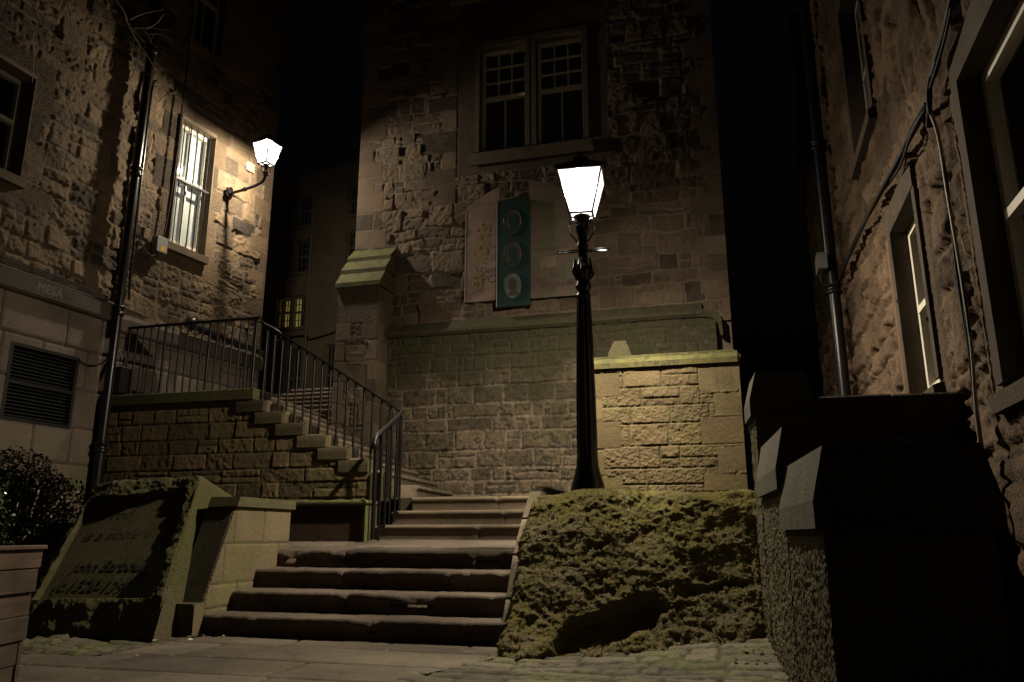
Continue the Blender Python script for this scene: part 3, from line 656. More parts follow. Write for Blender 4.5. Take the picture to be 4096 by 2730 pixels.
# carved stone
def cdisp(pos, q, p):
    fx, fz = p[:, 0], p[:, 2]; front = (p[:, 1] < -.999)
    jag = .05*fbm(fz*5, fx*0, fz*0, 21, 3); jt_ = .05*fbm(fx*5, fx*0, fz*0, 22, 3)
    inside = sstep(-.90, -.885, fx)*sstep(.90+jag-.07, .885+jag-.07, fx)*sstep(-.48, -.465, fz)*sstep(.80+jt_, .785+jt_, fz)*front
    d = .05*fbm(pos[:, 0]*1.6, pos[:, 1]*1.6, pos[:, 2]*1.6, 31, 3)+.035*fbm(pos[:, 0]*5, pos[:, 1]*5, pos[:, 2]*5, 32, 4)+.01*fbm(pos[:, 0]*24, pos[:, 1]*24, pos[:, 2]*24, 33, 3)
    low_ = front*sstep(-.5, -.7, fz)*(.03+.1*sstep(-.7, -1, fz))
    rightf = (p[:, 0] > .999)
    return d*(1-inside)*(1-.75*rightf)-.045*inside-low_
cc = [uv(-5.85, 5.46, -.1), uv(-4.38, 5.44, -.06), uv(-5.85, 7.0, -.1), uv(-4.62, 6.7, -.06), uv(-6.1, 6.5, 1.30), uv(-4.82, 6.44, 1.38), uv(-6.1, 7.0, 1.15), uv(-4.62, 6.75, 1.18)]
V, F, q = block_mesh('carved_stone', cc, 210, 26, cdisp, 2)
cs = thing('carved_stone', uv(-5, 5.9, -.05), 'leaning boulder with a sunken panel carved with an italic inscription', 'carved stone')
link('stone_body', npmesh('stone_body', V, F), M['carved'], cs, smooth=True)
c0, c1, c4, c5 = [Vector(cc[i]) for i in (0, 1, 4, 5)]
def fpt(x, z):     # a point on the sunken panel, x and z in -1..1
    a = c0.lerp(c1, (x+1)/2); b_ = c4.lerp(c5, (x+1)/2); return a.lerp(b_, (z+1)/2)
xax = (fpt(1, .1)-fpt(-1, .1)).normalized(); yax = (fpt(0, 1)-fpt(0, -1)); yax = (yax-xax*yax.dot(xax)).normalized(); nax = xax.cross(yax)
def panel_matrix(x, z, off):
    p = fpt(x, z)+nax*off
    return Matrix(((xax.x, yax.x, nax.x, p.x), (xax.y, yax.y, nax.y, p.y), (xax.z, yax.z, nax.z, p.z), (0, 0, 0, 1)))
lm = M['panel']
for body, x, z, sz in (('F', -.66, .50, .19), ('redome', -.42, .50, .17), ('is a noble thing', -.72, .235, .165), ('John Barbour', -.62, -.14, .15), ('(c.1320-1395)', -.78, -.36, .165)):
    text('inscription', body, sz, panel_matrix(x, z, -.0425), lm, cs, shear=.32, extrude=.0006, bevel=.0008)
# ================================================================ main building
mb_ = thing('main_building', uv(-2.7, 10.8, 1.2), 'tall stone building with paired multi pane windows behind the street lamp', 'building')
FA = FV(10.8)
dr = []
zz = 4.1; i = 0
while zz < 11.3:
    h = rnd.uniform(.26, .42); w = rnd.uniform(.24, .32) if i % 2 else rnd.uniform(.42, .58)
    dr.append((-5.62, -5.6+w, zz, zz+h)); w2 = rnd.uniform(.2, .34) if i % 2 == 0 else rnd.uniform(.45, .7)
    if zz > 5.9: dr.append((-3.9-w2, -3.88, zz, zz+h))
    dr.append((.2-w*.9, .22, zz, zz+h)); zz += h; i += 1
dr += [(-3.88, -1.4, 6.35, 11.4)]
holes = [(-3.5, -2.74, 6.74, 8.63), (-2.56, -1.8, 6.74, 8.63)]
fa = masonry(-5.6, .18, 3.7, 11.4, .0145, 21, band=(.16, .36), sw=(.2, .62), split=.5, rock=.026, joint=.015, bevel=.014, depth=.012, warp=.05, proj=.006, dressed=dr, dome=.001, rf=8, tilt=.13)
lowl = masonry(-5.6, -4.8, 1.2, 3.72, .02, 22, band=(.2, .3), sw=(.25, .6))
msheet('wall_face', [sheet(FA, fa, -.03, holes), sheet(FA, lowl, -.03)], M['fac'], mb_)
b = MB(); b.fbox(FA, -5.6, .18, -6, -.45, .8, 11.6); b.fbox(FA, -5.6, -3.52, -.46, -.09, .8, 11.4); b.fbox(FA, -1.78, .18, -.46, -.09, .8, 11.4); b.fbox(FA, -3.52, -1.78, -.46, -.09, .8, 6.7); b.fbox(FA, -3.52, -1.78, -.46, -.09, 8.68, 11.4)
b.build('wall_core', M['facdress'], mb_)
pl = masonry(-4.92, -.03, 1.15, 3.76, .0125, 23, band=(.17, .3), sw=(.22, .6), split=.4, tilt=.04, rock=.024, joint=.016, bevel=.02, depth=.016, warp=.022, proj=.008, rf=7)
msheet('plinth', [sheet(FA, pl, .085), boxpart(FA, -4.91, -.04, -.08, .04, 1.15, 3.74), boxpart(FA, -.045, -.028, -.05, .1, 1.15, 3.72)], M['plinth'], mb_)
b = MB(); b.prism(FA, [(.0, 3.73), (.13, 3.73), (.17, 3.77), (.165, 3.81), (.02, 3.96), (-.05, 3.96)], -4.93, -.2)
b.plate(FA, [(-.22, 3.73), (-.06, 3.7), (.0, 3.62), (.03, 3.45), (.06, 3.45), (.05, 3.68), (-.02, 3.79), (-.2, 3.84)], -.02, .15)
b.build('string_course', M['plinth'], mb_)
b = MB(); b.prism(FA, [(.01, 9.5), (.09, 9.52), (.11, 9.6), (.04, 9.68), (.01, 9.68)], -4.0, -1.3); b.build('hood_mould', M['facdress'], mb_)
b = MB(); b.prism(FA, [(.01, 6.5), (.04, 6.5), (.055, 6.6), (.01, 6.7)], -3.65, -1.65); b.build('sill_course', M['facdress'], mb_)
def sash(fr, s0, s1, z0, z1, rec, parent, up_=(3, 3), lo=(2, 1), mid=None, wood=None, back=None, fw=.05, gb=.022, sill=True, jamb=.0, surmat=None, label=None, deep=.25):
    wood = wood or M['white']; mid = mid if mid is not None else (z0+z1)/2
    w = MB(); n0, n1 = -rec-.07, -rec
    w.fbox(fr, s0, s0+fw, n0, n1, z0, z1); w.fbox(fr, s1-fw, s1, n0, n1, z0, z1); w.fbox(fr, s0+fw, s1-fw, n0, n1, z1-fw, z1); w.fbox(fr, s0+fw, s1-fw, n0, n1, z0, z0+fw*1.3)
    w.fbox(fr, s0+fw, s1-fw, n0+.012, n1+.012, mid-.028, mid+.028)
    def grid(c, r, a, b_, nf):
        for i in range(1, c): s = s0+fw+(s1-s0-2*fw)*i/c; w.fbox(fr, s-gb/2, s+gb/2, n0+.02+nf, n1-.012+nf, a, b_)
        for i in range(1, r): z = a+(b_-a)*i/r; w.fbox(fr, s0+fw, s1-fw, n0+.02+nf+.001, n1-.013+nf, z-gb/2, z+gb/2)
    grid(*up_, mid+.028, z1-fw, .0); grid(*lo, z0+fw*1.3, mid-.028, -.012)
    o = w.build('window', wood, parent)
    if label: o['label'] = label
    g = MB(); g.add([fr.P(s0+fw*.5, n0+.03, z0+fw*.5), fr.P(s1-fw*.5, n0+.03, z0+fw*.5), fr.P(s1-fw*.5, n0+.03, z1-fw*.5), fr.P(s0+fw*.5, n0+.03, z1-fw*.5)], [(0, 1, 2, 3)]); g.build('pane', M['glass'], o)
    r = MB(); r.fbox(fr, s0, s1, n0-deep-.03, n0-deep, z0, z1); r.build('room_back', back or M['darkroom'], o)
    if surmat is not None:
        j = jamb; f = MB(); fr0 = n0-.05; pr = .012
        f.fbox(fr, s0-j, s0-.001, fr0, pr, z0-.0, z1+.0); f.fbox(fr, s1+.001, s1+j, fr0, pr, z0, z1); f.fbox(fr, s0-j, s1+j, fr0, pr+.003, z1+.001, z1+max(j, .05)*1.15)
        f.build('surround', surmat, o)
        if sill:
            q = MB(); q.prism(fr, [(fr0, z0-.16), (.05, z0-.16), (.055, z0-.05), (-rec, z0-.002), (fr0, z0-.002)], s0-j-.04, s1+j+.04); q.build('sill', surmat, o)
    return o
sash(FA, -3.5, -2.74, 6.74, 8.63, .16, mb_, (3, 3), (2, 1), 7.75, M['white'], M['curtain'], fw=.045, surmat=M['facdress'], jamb=.075)
sash(FA, -2.56, -1.8, 6.74, 8.63, .16, mb_, (3, 3), (2, 1), 7.75, M['white'], M['curtain'], fw=.045, surmat=M['facdress'], jamb=.075)
# buttress
FB_ = FV(10.3)
bt = masonry(-5.58, -4.9, 1.15, 4.5, .0125, 24, band=(.24, .36), sw=(.3, .42), split=.4, tilt=.05, rock=.035, joint=.012, depth=.025, proj=.01, rf=8,
             dressed=[q for k in range(11) for q in (((-5.6, -5.4 if k % 2 else -5.33, 1.15+.31*k, 1.46+.31*k)), ((-5.05 if k % 2 else -5.16, -4.88, 1.15+.31*k, 1.46+.31*k)))]+[(-5.6, -4.88, 3.9, 4.5), (-5.4, -5.05, 2.9, 3.25)])
bs_ = masonry(-10.85, -10.3, 1.15, 4.5, .03, 25, band=(.3, .32), sw=(.5, .6), split=0, rock=.004, joint=.01, plain=1)
FBs = Fr(uv(-4.9, 0)[:2], (-sa, -ca), (ca, -sa))
msheet('buttress', [sheet(FB_, bt, -.025), sheet(FBs, bs_, -.02, flip=True), boxpart(FB_, -5.58, -4.95, -.52, -.07, 1.1, 4.49)], M['fac'], mb_)
b = MB()
for (n0, zA, n1, zB) in ((.035, 4.48, -.14, 4.74), (-.12, 4.74, -.32, 5.0), (-.30, 5.0, -.5, 5.22)):
    b.prism(FB_, [(n0, zA), (n0, zA+.07), (n1-.02, zB+.05), (-.52, zB+.05), (-.52, zA)], -5.615, -4.865)
b.build('weathered_cap', M['mosscap'], mb_)
# notice panels on the facade
sg = thing('exhibition_panels', FA.P(-2.8, .05, 4.1), 'arched group of printed panels with a green portrait strip on the facade', 'sign')
FS = Fr(FA.P(0, .05, 0)[:2], FA.d, FA.n)
def arch(s): return 5.74+.36*math.sin(math.pi*(s+3.67)/1.76)**.8 if -3.67 < s < -1.91 else 5.74
def panel(nm, s0, s1, zb_, n0, n1, mat, top=None):
    k = 10; prof = [(s0, zb_), (s1, zb_)]+[(s1+(s0-s1)*i/k, (top or arch)(s1+(s0-s1)*i/k)) for i in range(k+1)]
    m = MB(); m.plate(FS, prof, n0, n1); return m.build(nm, mat, sg)
pA = panel('left_panel', -3.67, -3.13, 4.22, 0, .04, M['banA']); pC = panel('right_panel', -2.66, -1.91, 4.2, 0, .04, M['banC'])
pB = panel('green_panel', -3.15, -2.64, 4.09, .03, .10, M['banB'], lambda s: 5.78)
m = MB(); m.fbox(FS, -3.156, -3.144, .09, .106, 4.09, 5.78); m.fbox(FS, -3.676, -3.665, .0, .046, 4.22, 5.72); m.build('edge_trim', M['dirtywhite'], sg)
def oval(cs_, cz, a, b_, n0, n1, nm, mat, par, k=28):
    m = MB(); m.plate(FS, [(cs_+a*math.cos(2*math.pi*i/k), cz+b_*math.sin(2*math.pi*i/k)) for i in range(k)], n0, n1); return m.build(nm, mat, par)
bust = [(-.09, -.17), (.09, -.17), (.10, -.13), (.06, -.10), (.045, -.06), (.06, -.03), (.065, .03), (.06, .08), (.03, .125), (-.01, .14), (-.055, .125), (-.08, .09), (-.085, .05), (-.10, .015), (-.083, 0), (-.085, -.03), (-.07, -.055), (-.03, -.06), (-.035, -.09), (-.08, -.12)]
for i, cz in enumerate((4.40, 4.90, 5.42)):
    o = oval(-2.9, cz, .13, .2, .1, .112, 'medallion', M['medal'] if i == 0 else M['bust'], pB)
    m = MB(); m.plate(FS, [(-2.895+x*.8, cz+z*.9) for x, z in bust], .112, .12); m.build('portrait', M['bust'] if i == 0 else M['banB'], pB)
    m = MB(); m.tube([FS.P(-2.9+.135*math.cos(2*math.pi*k/30), .112, cz+.205*math.sin(2*math.pi*k/30)) for k in range(31)], .006, 6); m.build('oval_rim', M['banB'], pB)
text('lettering', 'ex libris', .34, wall_matrix(FS, -3.42, .042, 4.36, R(82)), M['gold'], pA, shear=.35, extrude=.004, bevel=.002)
text('lettering', 'David', .15, wall_matrix(FS, -3.45, .0415, 4.66), M['ink'], pA, shear=.3, extrude=.001)
text('lettering', 'POET', .19, wall_matrix(FS, -3.42, .0415, 4.50), M['ink'], pA, shear=.15, extrude=.001)
for i in range(7): text('lettering', ['lines of an old', 'manuscript page', 'written in ink', 'and faded long', 'ago by hand in', 'brown letters', 'on this paper'][i], .07, wall_matrix(FS, -3.62+.02*(i % 2), .0415, 5.62-.085*i), M['ink'], pA, shear=.4, extrude=.0005) if False else None
text('lettering', 'THA', .11, wall_matrix(FS, -2.62, .0415, 4.44), M['ink'], pC, extrude=.001)
text('lettering', 'GÀIDHLIG', .11, wall_matrix(FS, -2.50, .0415, 4.36), M['ink'], pC, extrude=.001)
text('lettering', 'BEÒ', .11, wall_matrix(FS, -2.08, .0415, 4.37), M['ink'], pC, extrude=.001)
text('lettering', 'Scotland', .1, wall_matrix(FS, -2.58, .0415, 4.92), M['ink'], pC, shear=.1, extrude=.001)
for (s0, s1, z0, z1, k) in ((-2.5, -2.25, 4.66, 4.84, 'gold'), (-2.2, -1.95, 4.62, 4.8, 'bust'), (-2.55, -2.4, 5.1, 5.3, 'medal'), (-2.3, -2.05, 5.0, 5.25, 'bust')):
    m = MB(); m.fbox(FS, s0, s1, .0402, .0415, z0, z1); m.build('printed_block', M['banA'] if k == 'gold' else M['banC'], pC)
# ================================================================ left building
lb = thing('left_building', (P0[0], P0[1], .5), 'rough stone building down the left side with a barred window', 'building')
dl = [(1.36, 1.62, 5.0, 5.4), (1.36, 1.52, 5.4, 5.85), (1.36, 1.66, 5.85, 6.2), (1.36, 1.52, 6.2, 6.6), (1.36, 1.64, 6.6, 7.05), (.36, .68, 5.0, 5.45), (.5, .68, 5.45, 5.8), (.3, .68, 5.8, 6.3), (.5, .68, 6.3, 6.65), (.36, .68, 6.65, 7.05), (.34, 1.7, 7.05, 7.35), (.34, 1.7, 4.86, 5.04), (1.4, 1.75, 4.62, 4.86)]
zz = 3.7; i = 0
while zz < 10.8:
    h = rnd.uniform(.2, .36); dl.append((2.78-(.2 if i % 2 else .42), 2.82, zz, zz+h)); zz += h; i += 1
wr = masonry(-.03, 2.78, 3.55, 10.9, .0145, 31, band=(.2, .36), sw=(.24, .62), split=.4, rock=.034, joint=.014, bevel=.02, depth=.008, warp=.045, proj=.002, dressed=dl, dome=.002, rf=8, rough=.008)
dl2 = [(-1.72, -1.42, 5.0, 5.5), (-1.72, -1.5, 5.5, 5.9), (-1.72, -1.38, 5.9, 6.3), (-2.9, -1.4, 6.3, 6.6), (-2.9, -1.2, 4.72, 4.96)]
wl = masonry(-4.0, -.0, 3.55, 9.6, .0165, 32, band=(.2, .36), sw=(.24, .62), split=.4, rock=.030, joint=.014, bevel=.02, depth=.007, warp=.045, proj=.001, dressed=dl2, dome=.001, rf=8, rough=.008)
msheet('wall_face', [sheet(LR, wr, -.04, [(.68, 1.36, 5.05, 7.05), (.72, 1.29, 8.46, 10.3)]), sheet(LL, wl, -.04, [(-2.72, -1.72, 5.0, 6.28)])], M['left'], lb)
ar = masonry(-.03, 2.76, 2.3, 3.68, .02, 33, band=(.3, .4), sw=(.5, .9), split=.1, tilt=0.005, rock=.004, joint=.008, depth=.015, warp=.004, proj=.004, plain=.9)
al = masonry(-4.6, -.0, .2, 3.66, .02, 34, band=(.38, .52), sw=(.6, 1.1), split=0, tilt=0.005, rock=.004, joint=.008, depth=.015, warp=.005, proj=.004, plain=.9)
msheet('base_wall', [sheet(LR, ar, .0), sheet(LL, al, .0, [(-1.5, -.55, 2.09, 3.0)])], M['leftash'], lb)
b = MB()
b.prism(LR, [(-.02, 3.46), (.05, 3.47), (.07, 3.5), (.07, 3.66), (.0, 3.74), (-.02, 3.74)], .0, 2.78)
b.prism(LL, [(-.02, 3.56), (.06, 3.58), (.085, 3.61), (.085, 3.80), (.0, 3.86), (-.02, 3.86)], -4.6, .0)
b.build('string_course', M['leftash'], lb)
b = MB()
b.fbox(LR, -.3, 2.76, -4.5, -.55, .3, 11); b.fbox(LL, -5, .2, -4.2, -.55, .3, 9.8)
b.fbox(LR, .0, 2.76, -.5, -.13, .3, 4.9); b.fbox(LR, 1.55, 2.76, -.5, -.13, 4.9, 11); b.fbox(LL, -4.6, 0, -.5, -.13, .3, 2.0); b.fbox(LL, -1.5, 0, -.5, -.13, 3.1, 9.6); b.fbox(LR, 2.74, 2.77, -.5, -.03, .3, 11)
b.build('wall_core', M['leftash'], lb)
wb = sash(LR, .68, 1.36, 5.06, 7.04, .13, lb, (2, 1), (2, 1), 6.15, M['white'], M['shutter'], fw=.06, surmat=M['left'], jamb=.02, sill=True, label='white sash window with white shutters behind iron bars', deep=.01)
for s in (.76, .89, 1.02, 1.15, 1.28):
    m = MB(); m.tube([LR.P(s, -.03, 5.05), LR.P(s, -.03, 7.03)], .0095, 6); m.build('window_bar', M['cable'], wb)
m = MB(); m.fbox(LR, .68, 1.36, -.045, -.015, 6.06, 6.095); m.build('window_bar', M['rail'], wb)
sash(LR, .72, 1.29, 8.46, 10.3, .14, lb, (2, 1), (2, 1), 9.4, M['dirtywhite'], M['darkroom'], surmat=M['left'], jamb=.08)
sash(LL, -2.72, -1.72, 5.0, 6.28, .2, lb, (1, 1), (2, 1), 5.7, M['dirtywhite'], M['curtain'], surmat=M['left'], jamb=.02)
lv = thing('ventilation_louvre', LL.P(-1.02, .0, 2.09), 'black metal louvre grille set in the pale base wall', 'louvre')
m = MB()
m.fbox(LL, -1.5, -1.46, -.12, .02, 2.09, 3.0); m.fbox(LL, -.59, -.55, -.12, .02, 2.09, 3.0); m.fbox(LL, -1.46, -.59, -.12, .02, 2.96, 3.0); m.fbox(LL, -1.46, -.59, -.12, .02, 2.09, 2.13); m.fbox(LL, -1.46, -.59, -.12, .015, 2.52, 2.56)
m.build('louvre_frame', M['louvre'], lv)
for z0, z1, nn in ((2.14, 2.52, 9), (2.57, 2.95, 9)):
    m = MB()
    for k in range(nn):
        z = z0+(z1-z0)*(k+.1)/nn; m.prism(LL, [(.0, z), (-.045, z+.028), (-.045, z+.034), (.0, z+.008)], -1.46, -.59)
    m.build('louvre_blades', M['louvre'], lv)
m = MB(); m.fbox(LL, -1.48, -.57, -.14, -.12, 2.1, 2.99); m.build('louvre_back', M['darkroom'], lv)
def pipe(name, pts, r, label, mat=None, collars=(), parent=None, cat='drainpipe'):
    t = thing(name, pts[0], label, cat); m = MB(); m.tube(pts, r, 14); m.build('pipe_run', mat or M['pipe'], t)
    for z in collars:
        for a, b_ in zip(pts[:-1], pts[1:]):
            if min(a[2], b_[2]) <= z <= max(a[2], b_[2]):
                f = (z-a[2])/(b_[2]-a[2]); p = Vector(a).lerp(Vector(b_), f); m = MB(); m.lathe(p.x, p.y, [(r*1.02, z-.07), (r*1.45, z-.06), (r*1.45, z-.03), (r*1.2, z-.02), (r*1.2, z+.03), (r*1.5, z+.04), (r*1.5, z+.06), (r*1.02, z+.07)], 16); m.build('collar', mat or M['pipe'], t)
    return t
pipe('drainpipe', [LL.P(-.15, .13, .7), LL.P(-.15, .13, 9.5)], .058, 'thick black drainpipe on the left building beside the railing end', collars=(1.9, 3.72, 5.75, 7.7))
def cable(name, pts, r, label, mat='cable', cat='cable', n=5, group=None):
    m = MB(); m.tube(catmull(pts, n), r, 6); o = m.build(name, M[mat]); tag(o, label, cat, group); return o
cable('thin_pipe', [LR.P(.07, .07, 3.95), LR.P(.05, .06, 4.3), LR.P(.04, .05, 5.5), LR.P(.03, .05, 7.1), LR.P(.1, .04, 7.35)], .02, 'thin black pipe running up just right of the thick drainpipe', 'pipe', 'pipe')
cable('wall_cable', [LR.P(.52, .05, 5.0), LR.P(.57, .045, 5.4), LR.P(.6, .05, 6.4), LR.P(.6, .045, 7.2), LR.P(.63, .03, 8.4)], .011, 'dark cable rising from the grey meter box past the barred window')
cable('wall_cable', [LR.P(.43, .08, 4.8), LR.P(.33, .1, 4.66), LR.P(.18, .08, 4.75), LR.P(.1, .06, 4.95)], .009, 'slack cable loop between the meter box and the thin pipe')
for i in range(4):
    cable('cable_run', [LL.P(-3.9, .09, 3.86+.022*i), LL.P(-2.5, .08+.01*(i % 2), 3.85+.022*i), LL.P(-1.2, .08, 3.84+.025*i), LL.P(-.3, .09, 3.82+.02*i)], .009, 'bundled pale cables clipped along the ledge of the left building', 'lead', 'cable', 5, 'cables clipped along the ledge')
mbx = thing('meter_box', LR.P(.46, .05, 4.76), 'small grey meter box with yellow sticker under the barred window', 'meter box')
m = MB(); m.fbox(LR, .38, .56, .0, .12, 4.76, 5.0, b=.008); m.build('box_body', M['box'], mbx)
m = MB(); m.fbox(LR, .44, .53, .1202, .1215, 4.78, 4.86); m.build('sticker', M['leaflit'], mbx)
cn = thing('lagged_conduit', LR.P(2, .1, 3.75), 'lumpy lagged black conduit along the base of the left building', 'conduit')
m = MB(); pts = [LR.P(1.2+.1*i, .11, 3.84-.006*i+rnd.uniform(-.012, .012)) for i in range(16)]; m.tube(pts, [rnd.uniform(.035, .06) for _ in pts], 10); m.build('conduit_run', M['pipe'], cn)
m = MB(); p = LR.P(1.15, .12, 3.87); m.lathe(p[0], p[1], [(.02, p[2]-.09), (.075, p[2]-.07), (.085, p[2]), (.075, p[2]+.06), (.02, p[2]+.08)], 14); m.build('conduit_end', M['pipe'], cn)
wv = thing('wall_vent', LR.P(2.16, .03, 6.82), 'small white slatted vent cover beside the wall lantern', 'vent')
m = MB(); m.fbox(LR, 2.08, 2.26, -.01, .02, 6.82, 6.98, b=.004)
m.build('vent_plate', M['dirtywhite'], wv)
m = MB()
for k in range(5): z = 6.835+.028*k; m.prism(LR, [(.021, z), (.034, z+.004), (.034, z+.008), (.021, z+.02)], 2.095, 2.245)
m.build('vent_slats', M['dirtywhite'], wv)
eb = thing('electric_box', LR.P(.08, .08, 2.7), 'black electric box behind the railing end by the drainpipe', 'box')
m = MB(); m.fbox(LR, .02, .2, .02, .14, 2.65, 3.0, b=.01); m.build('box_body', M['pipe'], eb); m = MB(); m.tube(catmull([LR.P(.08, .08, 3.0), LR.P(.1, .1, 3.12), LR.P(.05, .08, 3.22)], 5), .014, 8); m.build('conduit_stub', M['pipe'], eb)
cable('wall_cable', [LL.P(-.57, .05, 2.96), LL.P(-.4, .06, 2.93), LL.P(-.25, .08, 2.99), LL.P(-.18, .1, 3.1)], .009, 'thin cable looping from the louvre grille to the drainpipe')
t = text('chalk_writing', 'MESA', .15, wall_matrix(LL, -1.34, .0855, 3.66), M['chalk'], None, shear=.05, extrude=.0005)
tag(t, 'faint pale chalk graffiti letters on the projecting stone band', 'graffiti')
# ================================================================ gable wall right of the lamp
gw = thing('gable_wall', uv(-.7, 9.2, 1.25), 'golden tooled stone wall end with chamfered lichen coping right of the lamp', 'wall')
GW = FV(9.0)
dg = []
zz = 1.2; i = 0
while zz < 2.7:
    h = .26+.03*(i % 3); dg.append((-1.64, -1.64+(.28 if i % 2 else .48), zz, min(zz+h, 2.72))); dg.append((.2-(.30 if i % 2 else .46), .24, zz+.02, min(zz+h+.01, 2.72))); zz += h+.012; i += 1
g_ = masonry(-1.62, .2, 1.15, 2.71, .0085, 41, band=(.17, .27), sw=(.28, .5), split=.3, tilt=.025, rock=.024, joint=.008, bevel=.012, depth=.012, warp=.003, proj=.004, dressed=dg, rf=7, tool=.006)
msheet('wall_face', [sheet(GW, g_, -.022), boxpart(GW, -1.61, .185, -.45, -.06, 1.1, 2.71)], M['pillar'], gw)
b = MB(); b.plate(GW, [(-1.64, 2.712), (.225, 2.712), (.225, 2.80), (.15, 2.87), (-1.58, 2.87), (-1.64, 2.80)], -.46, -.03)
b.prism(GW, [(-.031, 2.712), (.035, 2.712), (.035, 2.775), (-.06, 2.865), (-.06, 2.8)], -1.62, .19)
b.build('coping', M['mosscap'], gw)
pk = tag(None, None) if False else None
b = MB(); FK = FV(9.7)
b.plate(FK, [(-1.38, 2.4), (-1.08, 2.4), (-1.08, 3.02), (-1.15, 3.22), (-1.30, 3.22), (-1.38, 3.06)], -.02, .0)
for (prof) in ([(-1.38, 2.4), (-1.08, 2.4), (-1.08, 3.0), (-1.16, 3.2), (-1.29, 3.2), (-1.38, 3.04)],): b.plate(FK, prof, -.5, -.021)
tag(b.build('saddle_stone', M['cope']), 'short saddle topped stone peeping above the gable wall coping', 'stone')
cp = thing('chained_post', uv(.27, 9.35, 1.25), 'slim blue post with teal cap and chain in the dark alley', 'post')
x, y, _ = uv(.27, 9.35)
m = MB(); m.lathe(x, y, [(.045, 1.2), (.035, 1.26), (.033, 1.95), (.03, 1.97)], 14); m.build('post', M['blue'], cp)
m = MB(); m.lathe(x, y, [(.03, 1.97), (.05, 1.98), (.052, 2.02), (.03, 2.06), (.01, 2.07)], 14); m.build('cap', M['teal'], cp)
m = MB()
for k in range(16):
    z = 1.86-.04*k; a = k*math.pi/2
    m.tube([(x-.005+.013*math.cos(q)*math.cos(a), y-.045+.013*math.cos(q)*math.sin(a), z+.026*math.sin(q)) for q in [i*math.pi/4 for i in range(9)]], .004, 5)
m.build('chain', M['lead'], cp)
# ================================================================ street lamp
LX, LY, _ = uv(-1.283, 7.42)
sl = thing('street_lamp', (LX, LY, 1.19), 'fluted black cast iron street lamp with glowing lantern behind the boulder', 'street lamp')
flute = lambda a, z: 1+.09*math.cos(a*10)*sstep(1.45, 1.7, np.float64(z))*(1-sstep(3.1, 3.2, np.float64(z)))
m = MB(); m.lathe(LX, LY, [(0.1634, 1.185), (0.1634, 1.238), (0.1538, 1.257), (0.1519, 1.281), (0.1422, 1.310), (0.1249, 1.367), (0.1076, 1.444), (0.0961, 1.550), (0.0913, 1.713), (0.0865, 2.146), (0.0769, 2.627), (0.0673, 3.011), (0.0634, 3.107)], 60, mod=flute); m.build('column', M['iron'], sl)
m = MB(); m.lathe(LX, LY, [(0.0634, 3.107), (0.0721, 3.117), (0.0750, 3.146), (0.0634, 3.165), (0.0654, 3.203), (0.0788, 3.222), (0.0807, 3.251), (0.0673, 3.271), (0.0634, 3.319), (0.0769, 3.338), (0.0788, 3.367), (0.0913, 3.395), (0.0942, 3.424), (0.0673, 3.453), (0.0577, 3.472)], 28)
for k in range(6):
    a = k*math.pi/3+.3; m.tube(catmull([(LX+r*math.cos(a), LY+r*math.sin(a), z) for r, z in ((0.0673, 3.319), (0.0961, 3.357), (0.1105, 3.395), (0.0961, 3.439), (.085, 3.52))], 4), .012, 6)
m.build('capital', M['iron'], sl)
m = MB(); m.lathe(LX, LY, [(0.0577, 3.472), (0.0500, 3.511), (0.0481, 3.636), (0.0557, 3.655), (0.0577, 3.684), (0.0481, 3.703), (0.0500, 3.780), (0.0673, 3.838), (0.0721, 3.876), (0.0577, 3.895), (0.0817, 3.972), (0.0865, 3.996)], 24); m.build('neck', M['iron'], sl)
la_ = R(10.3); LFd = (math.cos(la_), -math.sin(la_)); LFn = (-math.sin(la_), -math.cos(la_))
LF = Fr((LX, LY), LFd, LFn)
m = MB(); loop = []
for k in range(24):
    t = 2*math.pi*k/24; loop.append(LF.P(.235*(1 if math.cos(t) > 0 else -1)+.03*math.cos(t), .03*math.sin(t), 3.622))
m.tube(loop+[loop[0]], .0095, 8); m.fbox(LF, -.03, .03, -.045, .045, 3.607, 3.637); m.build('ladder_bar', M['iron'], sl)
m = MB()
for sx in (-1, 1):
    for k in (0,):
        m.tube(catmull([LF.P(sx*.055, 0, 3.722), LF.P(sx*.115, 0, 3.809), LF.P(sx*.135, 0, 3.876), LF.P(sx*.12, 0, 3.943), LF.P(sx*.09, 0, 3.963), LF.P(sx*.085, 0, 3.924)], 5), .008, 6)
m.build('frog_bracket', M['iron'], sl)
